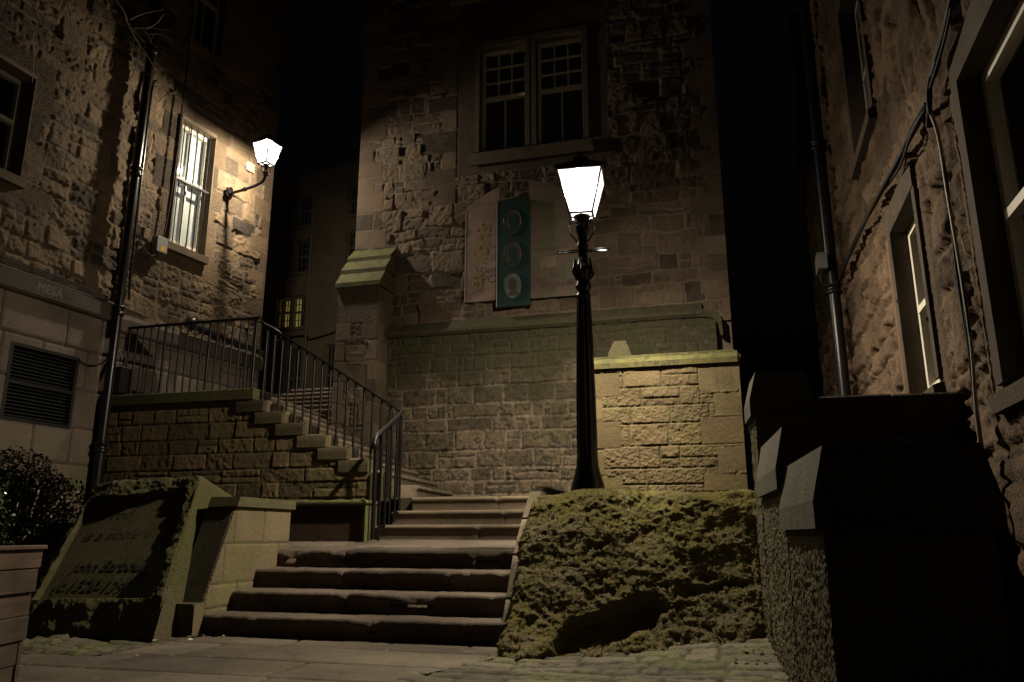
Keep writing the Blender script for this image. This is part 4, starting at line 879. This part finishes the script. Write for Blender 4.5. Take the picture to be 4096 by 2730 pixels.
def lantern(fr, zb_, zt_, wb_, wt, par, power, roof_h, bulb_dz=.05):
    """four sided tapered lantern with an opaque roof; half widths wb_, wt"""
    cs4 = [(-1, -1), (1, -1), (1, 1), (-1, 1)]
    m = MB()
    for sx, sn in cs4:
        m.tube([fr.P(sx*wb_, sn*wb_, zb_), fr.P(sx*wt, sn*wt, zt_)], .010, 6)
    for z, w, r in ((zb_, wb_, .013), (zt_, wt, .014)):
        for i in range(4):
            a, b_ = cs4[i], cs4[(i+1) % 4]; m.tube([fr.P(a[0]*w, a[1]*w, z), fr.P(b_[0]*w, b_[1]*w, z)], r, 6)
    m.fbox(fr, -wb_*.35, wb_*.35, -wb_*.35, wb_*.35, zb_-.035, zb_-.012); m.fbox(fr, -wb_, wb_, -.008, .008, zb_-.012, zb_); m.fbox(fr, -.008, .008, -wb_, wb_, zb_-.011, zb_-.001); m.build('lantern_frame', M['iron'], par)
    for i in range(4):
        a, b_ = cs4[i], cs4[(i+1) % 4]; k = .985
        q = [fr.P(a[0]*wb_*k, a[1]*wb_*k, zb_), fr.P(b_[0]*wb_*k, b_[1]*wb_*k, zb_), fr.P(b_[0]*wt*k, b_[1]*wt*k, zt_), fr.P(a[0]*wt*k, a[1]*wt*k, zt_)]
        g = MB(); g.add(q, [(0, 1, 2, 3)]); g.build('lantern_pane', M['lampglass'], par)
    m = MB(); rings = [(wt*1.08, zt_), (wt*1.1, zt_+.03), (wt*.8, zt_+roof_h*.35), (wt*.45, zt_+roof_h*.62), (wt*.32, zt_+roof_h*.7), (wt*.32, zt_+roof_h*.82), (wt*.36, zt_+roof_h*.85), (wt*.12, zt_+roof_h), (.012, zt_+roof_h*1.05), (.02, zt_+roof_h*1.15), (.004, zt_+roof_h*1.3)]
    vs = []; fs = []
    for w, z in rings: vs += [fr.P(sx*w, sn*w, z) for sx, sn in cs4]
    for i in range(len(rings)-1):
        for k in range(4): j = (k+1) % 4; fs.append((i*4+k, i*4+j, i*4+4+j, i*4+4+k))
    fs.append((3, 2, 1, 0)); m.add(vs, fs); m.build('lantern_roof', M['iron'], par)
    m = MB(); c = fr.P(0, 0, 0); m.lathe(c[0], c[1], [(.02, zt_-.035), (wt*.45, zt_-.03), (wt*.45, zt_-.008), (.02, zt_-.006)], 20); m.build('lamp_tray', M['bulb'], par)
    for typ, en in (('POINT', power[0]), ('AREA', power[1])):
        d = bpy.data.lights.new('lantern_light', typ); d.energy = en; d.color = LCOL
        if typ == 'POINT': d.shadow_soft_size = .05
        else: d.shape = 'DISK'; d.size = .09
        o = bpy.data.objects.new('lantern_light', d); C.objects.link(o); o.parent = par; o.location = Vector(fr.P(0, 0, zt_-bulb_dz-.04))-WL[par]
lantern(LF, 4.0, 4.445, .116, .228, sl, P1, .22, .05)
# wall lamp
wlp = thing('wall_lantern', LR.P(1.73, 0, 6.24), 'glowing lantern on a curved black bracket at the left building corner', 'wall lamp')
m = MB()
for k in range(5):
    a = 2*math.pi*k/5; p = LR.P(1.73+.05*math.cos(a), .02, 6.24+.07*math.sin(a)); m.tube([p, (p[0]+LR.n[0]*.03, p[1]+LR.n[1]*.03, p[2])], .035, 10)
m.tube([LR.P(1.73, -.02, 6.24), LR.P(1.73, .07, 6.24)], .05, 12); m.build('wall_plate', M['iron'], wlp)
m = MB(); m.tube(catmull([LR.P(1.73, .05, 6.23), LR.P(1.735, .22, 6.235), LR.P(1.725, .5, 6.25), LR.P(1.71, .66, 6.27), LR.P(1.69, .76, 6.30), LR.P(1.68, .8, 6.36), LR.P(1.68, .8, 6.40)], 5), .024, 10)
p = LR.P(1.77, .3, 6.245); m.tube([LR.P(1.733, .33, 6.24), LR.P(1.73, .37, 6.243)], .036, 10); m.build('bracket_arm', M['iron'], wlp)
x, y, _ = LR.P(1.68, .8, 0)
m = MB(); m.lathe(x, y, [(.026, 6.36), (.042, 6.38), (.042, 6.43), (.026, 6.45), (.024, 6.49), (.04, 6.52), (.045, 6.56)], 16)
for sx in (-1, 1): m.tube(catmull([LR.P(1.68+sx*.04, .8, 6.40), LR.P(1.68+sx*.10, .8, 6.43), LR.P(1.68+sx*.09, .8, 6.54)], 5), .007, 6)
m.build('lantern_stem', M['iron'], wlp)
LG = Fr((x, y), (math.cos(R(-25)), math.sin(R(-25))), (math.sin(R(-25)), -math.cos(R(-25))))
lantern(LG, 6.56, 6.91, .09, .165, wlp, P2, .2, .02)
# ================================================================ right building
rb = thing('right_building', (2.9, 5, 0), 'dark rubble building with old harling along the right side of the court', 'building')
dR = [(1.6, 2.0, 1.7, 3.5), (.38, .62, 1.7, 3.6), (-.8, -.52, 1.5, 3.55), (3.0, 3.2, 4.7, 8), (1.5, 3.1, 4.55, 4.75)]
rw = masonry(-3.2, 9.0, 1.2, 8.6, .0175, 51, band=(.22, .4), sw=(.3, .75), split=.35, rock=.06, joint=.03, bevel=.03, depth=.026, warp=.055, proj=.012, tilt=.16, dressed=dR, dome=.006, rf=6, rough=.010)
hl = [(.64, 1.6, 1.9, 3.45), (-2.5, -.8, 1.6, 3.5), (1.75, 3.0, 4.75, 8.7)]
lowR = masonry(-3.2, 9, -.2, 1.22, .04, 52, band=(.25, .4), sw=(.3, .7), rock=.05)
msheet('wall_face', [sheet(RW, rw, -.05, hl, flip=True), sheet(RW, lowR, -.05, flip=True)], M['right'], rb)
b = MB()
b.fbox(RW, -3.2, 9, -4, -.62, -.2, 8.6); b.fbox(RW, -3.2, 9, -.6, -.16, -.2, 1.55); b.fbox(RW, -.8, .6, -.6, -.16, 1.55, 8.6); b.fbox(RW, 3.05, 9, -.6, -.16, 1.55, 8.6)
b.build('wall_core', M['rightdress'], rb)
def deepwin(s0, s1, z0, z1, rec, label, mid=None, cols=2, wood=None):
    o = sash(RW, s0, s1, z0, z1, rec, rb, (cols, 1), (cols, 1), mid, wood or M['white'], M['curtain'], fw=.07, gb=.03, surmat=None, label=label)
    f = MB(); fr0 = -rec-.12; t = .012
    f.fbox(RW, s0-.10, s0-.001, fr0, .004, z0, z1); f.fbox(RW, s1+.001, s1+.13, fr0, .012, z0, z1); f.fbox(RW, s0-.1, s1+.13, fr0, .012, z1+.001, z1+.22)
    f.prism(RW, [(fr0, z0-.16), (.05, z0-.16), (.055, z0-.06), (-rec, z0-.002), (fr0, z0-.002)], s0-.12, s1+.14)
    f.build('surround', M['rightdress'], o)
    return o
deepwin(.65, 1.58, 1.92, 3.42, .13, 'narrow window with a white frame in the right building')
deepwin(-2.48, -.86, 1.62, 3.46, .12, 'large white sash window at the picture edge in the right building', 2.55)
deepwin(1.78, 2.9, 4.77, 6.6, .16, 'dark upper window in the right building', wood=M['dirtywhite'])
pipe('drainpipe', [RW.P(4.75, .14, .3), RW.P(4.75, .14, 8.4)], .075, 'thick black drainpipe with a grey junction box on the right building', collars=(3.88, 5.9))
jb = thing('junction_box', RW.P(4.6, .22, 4.1), 'grey cable junction box strapped to the right drainpipe', 'junction box')
m = MB(); m.fbox(RW, 4.56, 4.86, .2, .32, 4.12, 4.34, b=.01); m.build('box_body', M['box'], jb)
m = MB()
for k in range(5): m.tube(catmull([RW.P(4.6+.05*k, .27, 4.12), RW.P(4.6+.045*k, .29, 4.02+.01*k), RW.P(4.68, .25, 3.93), RW.P(4.5, .12, 3.9)], 5), .008, 5)
m.build('cable_tails', M['lead'], jb)
rc = random.Random(3)
def wob(pts, a): return [RW.P(s+rc.uniform(-a, a)*(0 < i < len(pts)-1), n+rc.uniform(0, a), z+rc.uniform(-a, a)*(0 < i < len(pts)-1)) for i, (s, n, z) in enumerate(pts)]
for i in range(6):
    cable('cable_run', wob([(4.5, .08, 3.9), (3.2, .05, 3.93), (1.8, .05, 3.8), (.7, .05, 3.66), (.0, .06, 3.6), (-.45, .06, 3.56)], .035), .011 if i < 4 else .014, 'black cables draped along the right building from the junction box', ['cable', 'cable', 'lead'][i % 3], 'cable', 6, 'cables draped along the right wall')
for i in range(7):
    cable('cable_bundle', wob([(-.42, .06, 3.4), (-.5, .06, 3.62), (-.75, .06, 3.66), (-1.1, .06, 3.72), (-1.5, .07, 3.86), (-2.2, .07, 4.2)], .03), .010 if i < 5 else .014, 'thick bundle of black cables rising above the near right window', ['cable', 'cable', 'cable', 'lead'][i % 4], 'cable', 6, 'cables rising over the near window')
for i in range(4):
    cable('cable_drop', wob([(-.42, .06, 3.55), (-.50, .05, 3.3), (-.53, .05, 2.9), (-.52, .05, 2.4), (-.52, .05, 1.9), (-.50, .06, 1.4), (-.52, .06, .5)], .016), .009 if i < 3 else .012, 'cables dropping vertically beside the near right window', ['cable', 'lead', 'cable', 'palecable'][i], 'cable', 5, 'cables dropping beside the near window')
cable('thin_pipe', [RW.P(5.8, .04, 7.5), RW.P(5.7, .04, 5.5), RW.P(5.75, .04, 3.9), RW.P(5.5, .04, 3.4)], .014, 'thin dark cable beyond the thick drainpipe on the right building', 'cable', 'cable')
# ================================================================ stepped harled piers on the right
pd = np.array([.2, 1.0]); pd /= np.linalg.norm(pd)
PR = Fr((1.21, 3.2), tuple(pd), (-pd[1], pd[0]))      # s runs away from the camera, n to the left
def pier(s0, s1, width, ztop, label, cap_h=.30, body_in=.035, flat_in=(.05, .07), zb_=-.2):
    t = thing('harled_pier', PR.P((s0+s1)/2, -width/2, 0), label, 'pier', 'stepped harled piers on the right')
    S = masonry(s0+body_in, s1, zb_, ztop-cap_h, .008, int(s0*10)+60, band=(5, 6), sw=(9, 10), split=0, tilt=0, rock=0, joint=0, depth=.0, warp=0, proj=0)
    S = list(S); nn = fbm2(S[0]*70, S[1]*70, 61, 2)*.013+fbm2(S[0]*20, S[1]*20, 62, 2)*.006
    S[2] = nn
    Vp, Fp, Kp = sheet(PR, S, -body_in, flip=True)
    b0 = boxpart(PR, s0+body_in+.012, s1, -width+body_in, -body_in-.012, zb_, ztop-cap_h)
    FE = Fr(PR.P(s0+body_in, 0, 0)[:2], (pd[1], -pd[0]), (-pd[0], -pd[1]))
    S2 = list(masonry(body_in, width-body_in, zb_, ztop-cap_h, .012, 66, band=(5, 6), sw=(9, 10), split=0, tilt=0, rock=0, joint=0, depth=0, warp=0, proj=0)); S2[2] = fbm2(S2[0]*70, S2[1]*70, 63, 2)*.013+fbm2(S2[0]*20, S2[1]*20, 64, 2)*.006
    msheet('harled_body', [(Vp, Fp, Kp), sheet(FE, S2, 0), b0], M['harl'], t)
    fi, fh = flat_in; zc = ztop-cap_h
    prof = [(0, zc), (-width, zc), (-width, zc+.11), (-width+fi, ztop), (-fi, ztop), (-.0, zc+.11)]
    b = MB(); hs = (s1-s0)*.45
    b.prism(PR, prof[::-1], s0, s0+hs-.002); b.prism(PR, prof[::-1], s0+hs+.002, s1); b.build('coping', M['concap'], t)
    return t
pier(0.0, 1.05, .70, 1.165, 'nearest low harled pier with a chamfered coping', .33, .035, (.055, .2))
pier(1.06, 2.1, .62, 1.38, 'middle harled pier with a chamfered coping just behind the nearest', .33)
pier(2.12, 2.55, .42, 1.90, 'tallest harled pier at the top of the stepped row', .30)
pw = thing('parapet_wall', PR.P(2.4, -.9, 0), 'dark parapet wall with plain coping between the tall pier and the right building', 'wall')
PW = Fr(PR.P(2.3, -.42, 0)[:2], (ca, -sa), (-sa, -ca))
b = MB(); b.fbox(PW, .0, 1.12, -.3, .0, -.2, 1.46); b.build('wall_body', M['harl'], pw)
b = MB(); b.fbox(PW, -.0, .52, -.34, .03, 1.462, 1.74, b=.012); b.fbox(PW, .524, 1.14, -.34, .03, 1.462, 1.735, b=.012); b.build('coping', M['concap'], pw)
# low stone and slab at far right
rs_ = [RW.P(-2.3, .02, -.1), RW.P(-1.15, .02, -.1), RW.P(-2.3, .6, -.1), RW.P(-1.15, .5, -.1), RW.P(-2.3, .0, 1.3), RW.P(-1.15, .0, 1.25), RW.P(-2.3, .35, 1.15), RW.P(-1.15, .28, 1.1)]
# ================================================================ alley gate and rear wall
gt = thing('iron_gate', (4.6, 14, 1.25), 'dim iron gate across the dark alley on the right', 'gate')
m = MB()
m.tube([(4.2, 14.05, 4.25), (5.35, 13.9, 4.25)], .014, 6); m.tube([(4.2, 14.05, 1.5), (5.35, 13.9, 1.5)], .014, 6); m.build('gate_rail', M['rail'], gt)
for k in range(9):
    m = MB(); x = 4.2+k*.14; m.tube([(x, 14.05-.019*k, 1.3), (x, 14.05-.019*k, 4.25)], .008, 6); m.build('gate_bar', M['rail'], gt)
b = MB(); rbk = masonry(2.3, 8.5, 0, 14, .08, 71, band=(.25, .4), sw=(.4, .9), rock=.03)
o = msheet('rear_wall', [sheet(FV(19), rbk, 0)], M['fac']); tag(o, 'unlit stone wall closing the far end of the dark alley', 'wall')
# ================================================================ far building
FBW = Fr((-6.19, 22.0), (-math.sin(R(63.3)), math.cos(R(63.3))), (-math.cos(R(63.3)), -math.sin(R(63.3))))
fb = thing('far_building', (-6.2, 22, 3.3), 'tall far harled building seen through the gap at the left', 'building')
fm_ = masonry(-6, 5, 3.0, 11.6, .06, 81, band=(5, 6), sw=(9, 10), split=0, tilt=0, rock=.0, joint=0, depth=0, warp=0, proj=0, rough=.01)
fh = []
wins = [(.45, .95, 8.42, 9.42, 0), (-.16, .40, 8.4, 9.42, 0), (.42, .95, 6.75, 7.72, 1), (-.16, .36, 6.7, 7.68, 2), (.45, .93, 9.95, 10.85, 0), (-.16, .42, 9.9, 10.85, 0), (-.14, .36, 4.3, 6.06, 0), (-1.42, -1.0, 4.3, 6.04, 0), (-1.95, -1.55, 8.4, 9.4, 0), (-1.95, -1.55, 9.9, 10.8, 0)]
Vv, Ff, Kk = sheet(FBW, fm_, 0, [], flip=True)
F_ = Ff
Vv, Ff, Kk = sheet(FBW, fm_, 0, [w[:4] for w in wins], flip=True)
msheet('wall_face', [(Vv, Ff, Kk)], M['far'], fb)
b = MB(); b.fbox(FBW, -6, 5, -5, -.4, 3, 11.6); b.build('wall_core', M['far'], fb)
for (s0, s1, z0, z1, k) in wins:
    o = sash(FBW, s0, s1, z0, z1, .07, fb, (3, 2), (3, 2), None, M['dirtywhite'], [M['darkroom'], M['litwin'], M['darkroom']][k], fw=.035, gb=.014)
    f = MB(); f.fbox(FBW, s0-.07, s0, -.2, .02, z0-.06, z1+.06); f.fbox(FBW, s1, s1+.07, -.2, .02, z0-.06, z1+.06); f.fbox(FBW, s0, s1, -.2, .02, z1, z1+.06); f.fbox(FBW, s0-.1, s1+.1, -.2, .06, z0-.09, z0-.001); f.build('surround', M['far'], o)
    if k == 2:
        f = MB(); f.fbox(FBW, s1-.16, s1-.04, -.22, -.2, z0+.06, z1-.05); f.build('lit_curtain', M['litwin'], o)
pipe('drainpipe', [FBW.P(-.3, .06, 3.3), FBW.P(-.3, .06, 6.9), FBW.P(-.27, .06, 7.4), FBW.P(-.27, .06, 11.4)], .04, 'pale drainpipe on the far building beside its windows', M['dirtywhite'], (7.2, 9.6))
cable('conduit', [FBW.P(.9, .05, 6.42), FBW.P(-.3, .06, 6.40), FBW.P(-.36, .06, 6.26), FBW.P(-1.3, .05, 6.38), FBW.P(-1.36, .05, 6.5)], .022, 'dark conduit across the far building above its doors', 'cable', 'conduit', 4)
# ================================================================ planter, shrubs
pn = thing('wooden_planter', (-2.75, 3.5, 0), 'weathered board planter box in the lower left corner', 'planter')
PX = Fr((-2.31, 0), (0, 1), (1, 0))
rp = random.Random(5)
bz = 0.0; boards = []
while bz < .74:
    h = min(.74-bz, rp.uniform(.085, .115)); boards.append((bz, bz+h)); bz += h
for i, (a, b_) in enumerate(boards):
    m = MB(); o_ = rp.uniform(-.004, .004); lean = .02*(a-.76)
    m.fbox(Fr((-2.31+.05*(a-.76)/.76*1.0+o_, 0), (rp.uniform(-.001, .001), 1), (1, 0)), 2.9, 3.985+o_*2, -.03, .0, a+.0015, b_-.0015, b=.003)
    m.fbox(Fr((-2.31, 0), (0, 1), (1, 0)), 2.9, 2.93, -.9, -.035, a+.001, b_-.001, b=.003); m.fbox(Fr((-2.31, 0), (0, 1), (1, 0)), 3.95, 3.98, -.9, -.035, a+.001, b_-.001, b=.003); m.fbox(Fr((-2.31, 0), (0, 1), (1, 0)), 2.93, 3.95, -.9, -.87, a+.001, b_-.001, b=.003)
    m.build('board', M['wood'], pn)
m = MB(); m.fbox(PX, 2.88, 4.0, -.05, .008, .742, .762, b=.003); m.build('top_trim', M['wood'], pn)
m = MB(); m.fbox(PX, 2.88, 4.0, -.92, -.85, .742, .762, b=.003); m.build('top_trim', M['wood'], pn)
m = MB(); m.fbox(PX, 2.93, 3.95, -.87, -.035, .55, .7); m.build('soil', M['soil'], pn)
def leaves(name, blobs, n, size, mat, seed, parent=None, long=1.7, origin=None):
    rng = np.random.default_rng(seed); wts = np.array([b[3]**2 for b in blobs]); wts = wts/wts.sum(); pick = rng.choice(len(blobs), n, p=wts); bl_ = np.array(blobs)[pick]
    d = rng.normal(size=(n, 3)); d /= np.linalg.norm(d, axis=1, keepdims=True); rr = rng.random(n)**.28
    lump = 1+.22*fbm(d[:, 0]*2.5+bl_[:, 0]*3, d[:, 1]*2.5+bl_[:, 1]*3, d[:, 2]*2.5, seed, 3)
    p = bl_[:, :3]+d*(bl_[:, 3]*rr*lump)[:, None]
    nr = d+rng.normal(size=(n, 3))*.7; nr /= np.linalg.norm(nr, axis=1, keepdims=True)
    t = np.cross(nr, rng.normal(size=(n, 3))); t /= np.linalg.norm(t, axis=1, keepdims=True); b_ = np.cross(nr, t); s = size*(.6+.8*rng.random(n))[:, None]
    q = np.stack([p-t*s*long/2, p+b_*s*.5+nr*s*.12, p+t*s*long/2, p-b_*s*.5+nr*s*.12], 1)
    tone = np.repeat(rng.random(n), 4); K = np.stack([tone]*4, 1)
    return link(name, npmesh(name, q.reshape(-1, 3), np.arange(n*4).reshape(-1, 4), K), mat, parent, origin=origin)
sh = thing('leafy_shrub', (-2.6, 3.62, .7), 'glossy small leaved shrub growing in the wooden planter', 'shrub')
leaves('foliage', [(-2.52, 3.62, .98, .2), (-2.66, 3.5, .92, .22), (-2.47, 3.75, .84, .12), (-2.5, 3.66, 1.12, .11), (-2.75, 3.6, 1.08, .16)], 5200, .017, M['leaf'], 1, sh)
m = MB()
for k in range(9): m.tube(catmull([(-2.6, 3.6, .68), (-2.6+rnd.uniform(-.1, .1), 3.6+rnd.uniform(-.1, .1), .85), (-2.6+rnd.uniform(-.18, .18), 3.6+rnd.uniform(-.15, .15), 1.05)], 4), .006, 5)
m.build('stem', M['bark'], sh)
db = thing('dark_bush', (-4.0, 6.3, 0), 'dark straggly evergreen bush between the shrub and the carved stone', 'bush')
bp = [uv(-6.55, 5.85, .5), uv(-6.6, 6.0, .8), uv(-6.5, 6.3, .95), uv(-7.0, 6.2, .9), uv(-6.9, 6.8, 1.15), uv(-7.3, 6.6, 1.1), uv(-6.4, 5.9, .3), uv(-7.6, 7.0, 1.3)]
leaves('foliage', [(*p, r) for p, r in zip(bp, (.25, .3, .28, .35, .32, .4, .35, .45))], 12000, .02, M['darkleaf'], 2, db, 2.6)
m = MB()
for k in range(16):
    q = bp[k % len(bp)]; m.tube(catmull([uv(-6.6, 6.1, -.05), ((q[0]+uv(-6.6, 6.1)[0])/2+rnd.uniform(-.1, .1), (q[1]+uv(-6.6, 6.1)[1])/2, q[2]*.6), (q[0]+rnd.uniform(-.25, .25), q[1]+rnd.uniform(-.25, .25), q[2]+rnd.uniform(.0, .3))], 4), .012, 5)
m.build('branches', M['bark'], db)
cb = [uv(-5.95, 6.75, .0), uv(-5.0, 6.75, .0), uv(-5.95, 7.5, .0), uv(-5.0, 7.5, .0), uv(-6.0, 6.85, 1.22), uv(-5.2, 6.85, 1.0), uv(-6.0, 7.4, 1.3), uv(-5.2, 7.4, 1.05)]
V, F, q = block_mesh('rough_stone', cb, 60, 5, lambda pos, q, p: .1*fbm(pos[:, 0]*2, pos[:, 1]*2, pos[:, 2]*2, 41, 4)+.02*fbm(pos[:, 0]*14, pos[:, 1]*14, pos[:, 2]*14, 42, 3), 3)
tag(link('rough_stone', npmesh('rough_stone', V, F), M['carved'], smooth=True), 'rough grey stone half hidden behind the carved stone', 'stone')
b = MB(); b.fbox(FU, -9, -5.2, 7.5, 9.0, -.05, .95); tag(b.build('planting_bed', M['soil']), kind='structure')
# ================================================================ bare tree over the top left corner
tr = thing('bare_tree', (-3.35, 2.9, 0), 'bare leafless tree whose thin twigs hang into the top left corner', 'tree')
m = MB(); m.tube(catmull([(-3.35, 2.9, -.05), (-3.3, 2.92, 1.2), (-3.36, 2.98, 2.4), (-3.25, 3.05, 3.4), (-3.1, 3.2, 4.6)], 5), [.11]*6+[.1]*5+[.085]*5+[.06]*5, 10); m.build('trunk', M['bark'], tr)
def px(x, y, Y):      # a direction seen from the court turned into a place on the tree
    th = R(13.97); a = (x-1176.5)/1792; b_ = -(y-784.5)/1792; d = (a, math.cos(th)-b_*math.sin(th), math.sin(th)+b_*math.cos(th)); t = Y/d[1]
    return Vector((d[0]*t, Y, .81+d[2]*t))
brs = [[(263, 0), (294, 58), (318, 99), (349, 147), (372, 190), (393, 222)], [(14, 0), (62, 58), (80, 92), (80, 120)], [(70, 0), (103, 65), (128, 105), (150, 142)], [(296, 62), (318, 80), (337, 99)], [(301, 67), (345, 66), (388, 68)], [(345, 82), (372, 84), (397, 97)], [(321, 115), (316, 164), (301, 188)], [(147, -5), (174, 82), (198, 140)], [(205, 32), (245, 42), (284, 55)], [(297, 44), (330, 30), (376, 20)], [(241, -5), (222, 40), (205, 75)], [(335, 64), (355, 55), (376, 34)], [(-20, 90), (20, 118), (47, 152)], [(80, 95), (78, 130), (72, 185)], [(349, 150), (352, 190), (340, 220)], [(385, 212), (375, 220), (366, 236)]]
m = MB(); rb_ = random.Random(11)
hub = Vector((-3.05, 3.25, 4.3))
for k, br in enumerate(brs):
    sc_ = 1/1.0; Yd = 3.5+.07*(k % 5)
    sx = 1.0
    pts = [px(x*.6 if False else x, y, Yd+.03*i) for i, (x, y) in enumerate(br)]
    jit = [p+Vector((rb_.uniform(-.006, .006), rb_.uniform(-.02, .02), rb_.uniform(-.006, .006))) for p in pts]
    if br[0][1] <= 0: jit = [hub, hub.lerp(jit[0], .6)+Vector((0, 0, .1))]+jit
    c = catmull(jit, 5); n = len(c); r0 = .0052 if br[0][1] <= 0 else .003
    m.tube(c, [r0+(.0016-r0)*i/(n-1) for i in range(n)], 5)
    for i in range(n//3, n-1, 3):
        if rb_.random() < .3:
            d = Vector((rb_.uniform(-1, 1), rb_.uniform(-.4, .4), rb_.uniform(-1.0, .4)))*rb_.uniform(.03, .11); m.tube(catmull([c[i], c[i]+d*.5+Vector((0, 0, .01)), c[i]+d], 3), [.002, .0019, .0018, .0017, .0016, .0015, .0014][:7], 4)
m.build('twigs', M['bark'], tr)
# ================================================================ litter
def scrap(u, v, z, s, mat, label, cat='litter', grp=None):
    m = MB(); a = rnd.uniform(0, 6); pts = [(u+s*math.cos(a+k)*(.6+.4*rnd.random()), v+s*math.sin(a+k)*(.5+.4*rnd.random())) for k in (0, 1.1, 2.3, 3.4, 4.6)]
    vs = [uv(x, y, z+rnd.uniform(.001, .012)) for x, y in pts]+[uv(u, v, z+.014)]
    m.add(vs, [(0, 1, 5), (1, 2, 5), (2, 3, 5), (3, 4, 5), (4, 0, 5)]); tag(m.build('litter_scrap', M[mat]), label, cat, grp)
scrap(-4.15, 5.6, .012, .03, 'litter', 'white paper scrap by the foot of the flank wall', 'litter')
scrap(-4.03, 5.86, .012, .02, 'leaflit', 'yellow leaf lying by the foot of the flank wall', 'leaf')
scrap(-3.75, 5.62, .012, .016, 'leaflit', 'small yellow leaf on the paving below the left step end', 'leaf')
scrap(-4.35, 5.45, .012, .022, 'litter', 'pale scrap beside the base of the carved stone', 'litter')
lr = random.Random(9)
for k in range(14): scrap(lr.uniform(-.05, .25), lr.uniform(5.2, 5.55), .11+lr.uniform(0, .02), lr.uniform(.012, .022), 'deadleaf', 'curled brown dead leaf heaped at the foot of the pier', 'leaf', 'dead leaves between boulder and pier')
# ================================================================ light, camera
w = bpy.data.worlds.new('World'); bpy.context.scene.world = w; w.use_nodes = True; nt = w.node_tree
bg = nt.nodes['Background']; sky = nt.nodes.new('ShaderNodeTexSky'); sky.sky_type = 'NISHITA'; sky.sun_disc = False; sky.sun_elevation = R(-4); sky.sun_rotation = R(200)
nt.links.new(sky.outputs[0], bg.inputs[0]); bg.inputs[1].default_value = .05
cam = bpy.data.cameras.new('camera'); co = bpy.data.objects.new('camera', cam); C.objects.link(co); bpy.context.scene.camera = co
cam.sensor_width = 36; cam.lens = 36*1792/2353; cam.clip_end = 500; cam.clip_start = .05
co.location = (0, 0, .81); co.rotation_euler = (R(90+13.97), 0, 0)
sc = bpy.context.scene
sc.view_settings.view_transform = 'Standard'; sc.view_settings.look = 'None'; sc.view_settings.exposure = EXPO; sc.view_settings.gamma = 1
sc.cycles.use_denoising = True
try: sc.cycles.denoiser = 'OPENIMAGEDENOISE'
except Exception: pass
sc.cycles.max_bounces = 8; sc.cycles.diffuse_bounces = 6; sc.cycles.glossy_bounces = 3; sc.cycles.transparent_max_bounces = 12; sc.cycles.sample_clamp_indirect = 3; sc.cycles.caustics_reflective = False; sc.cycles.caustics_refractive = False
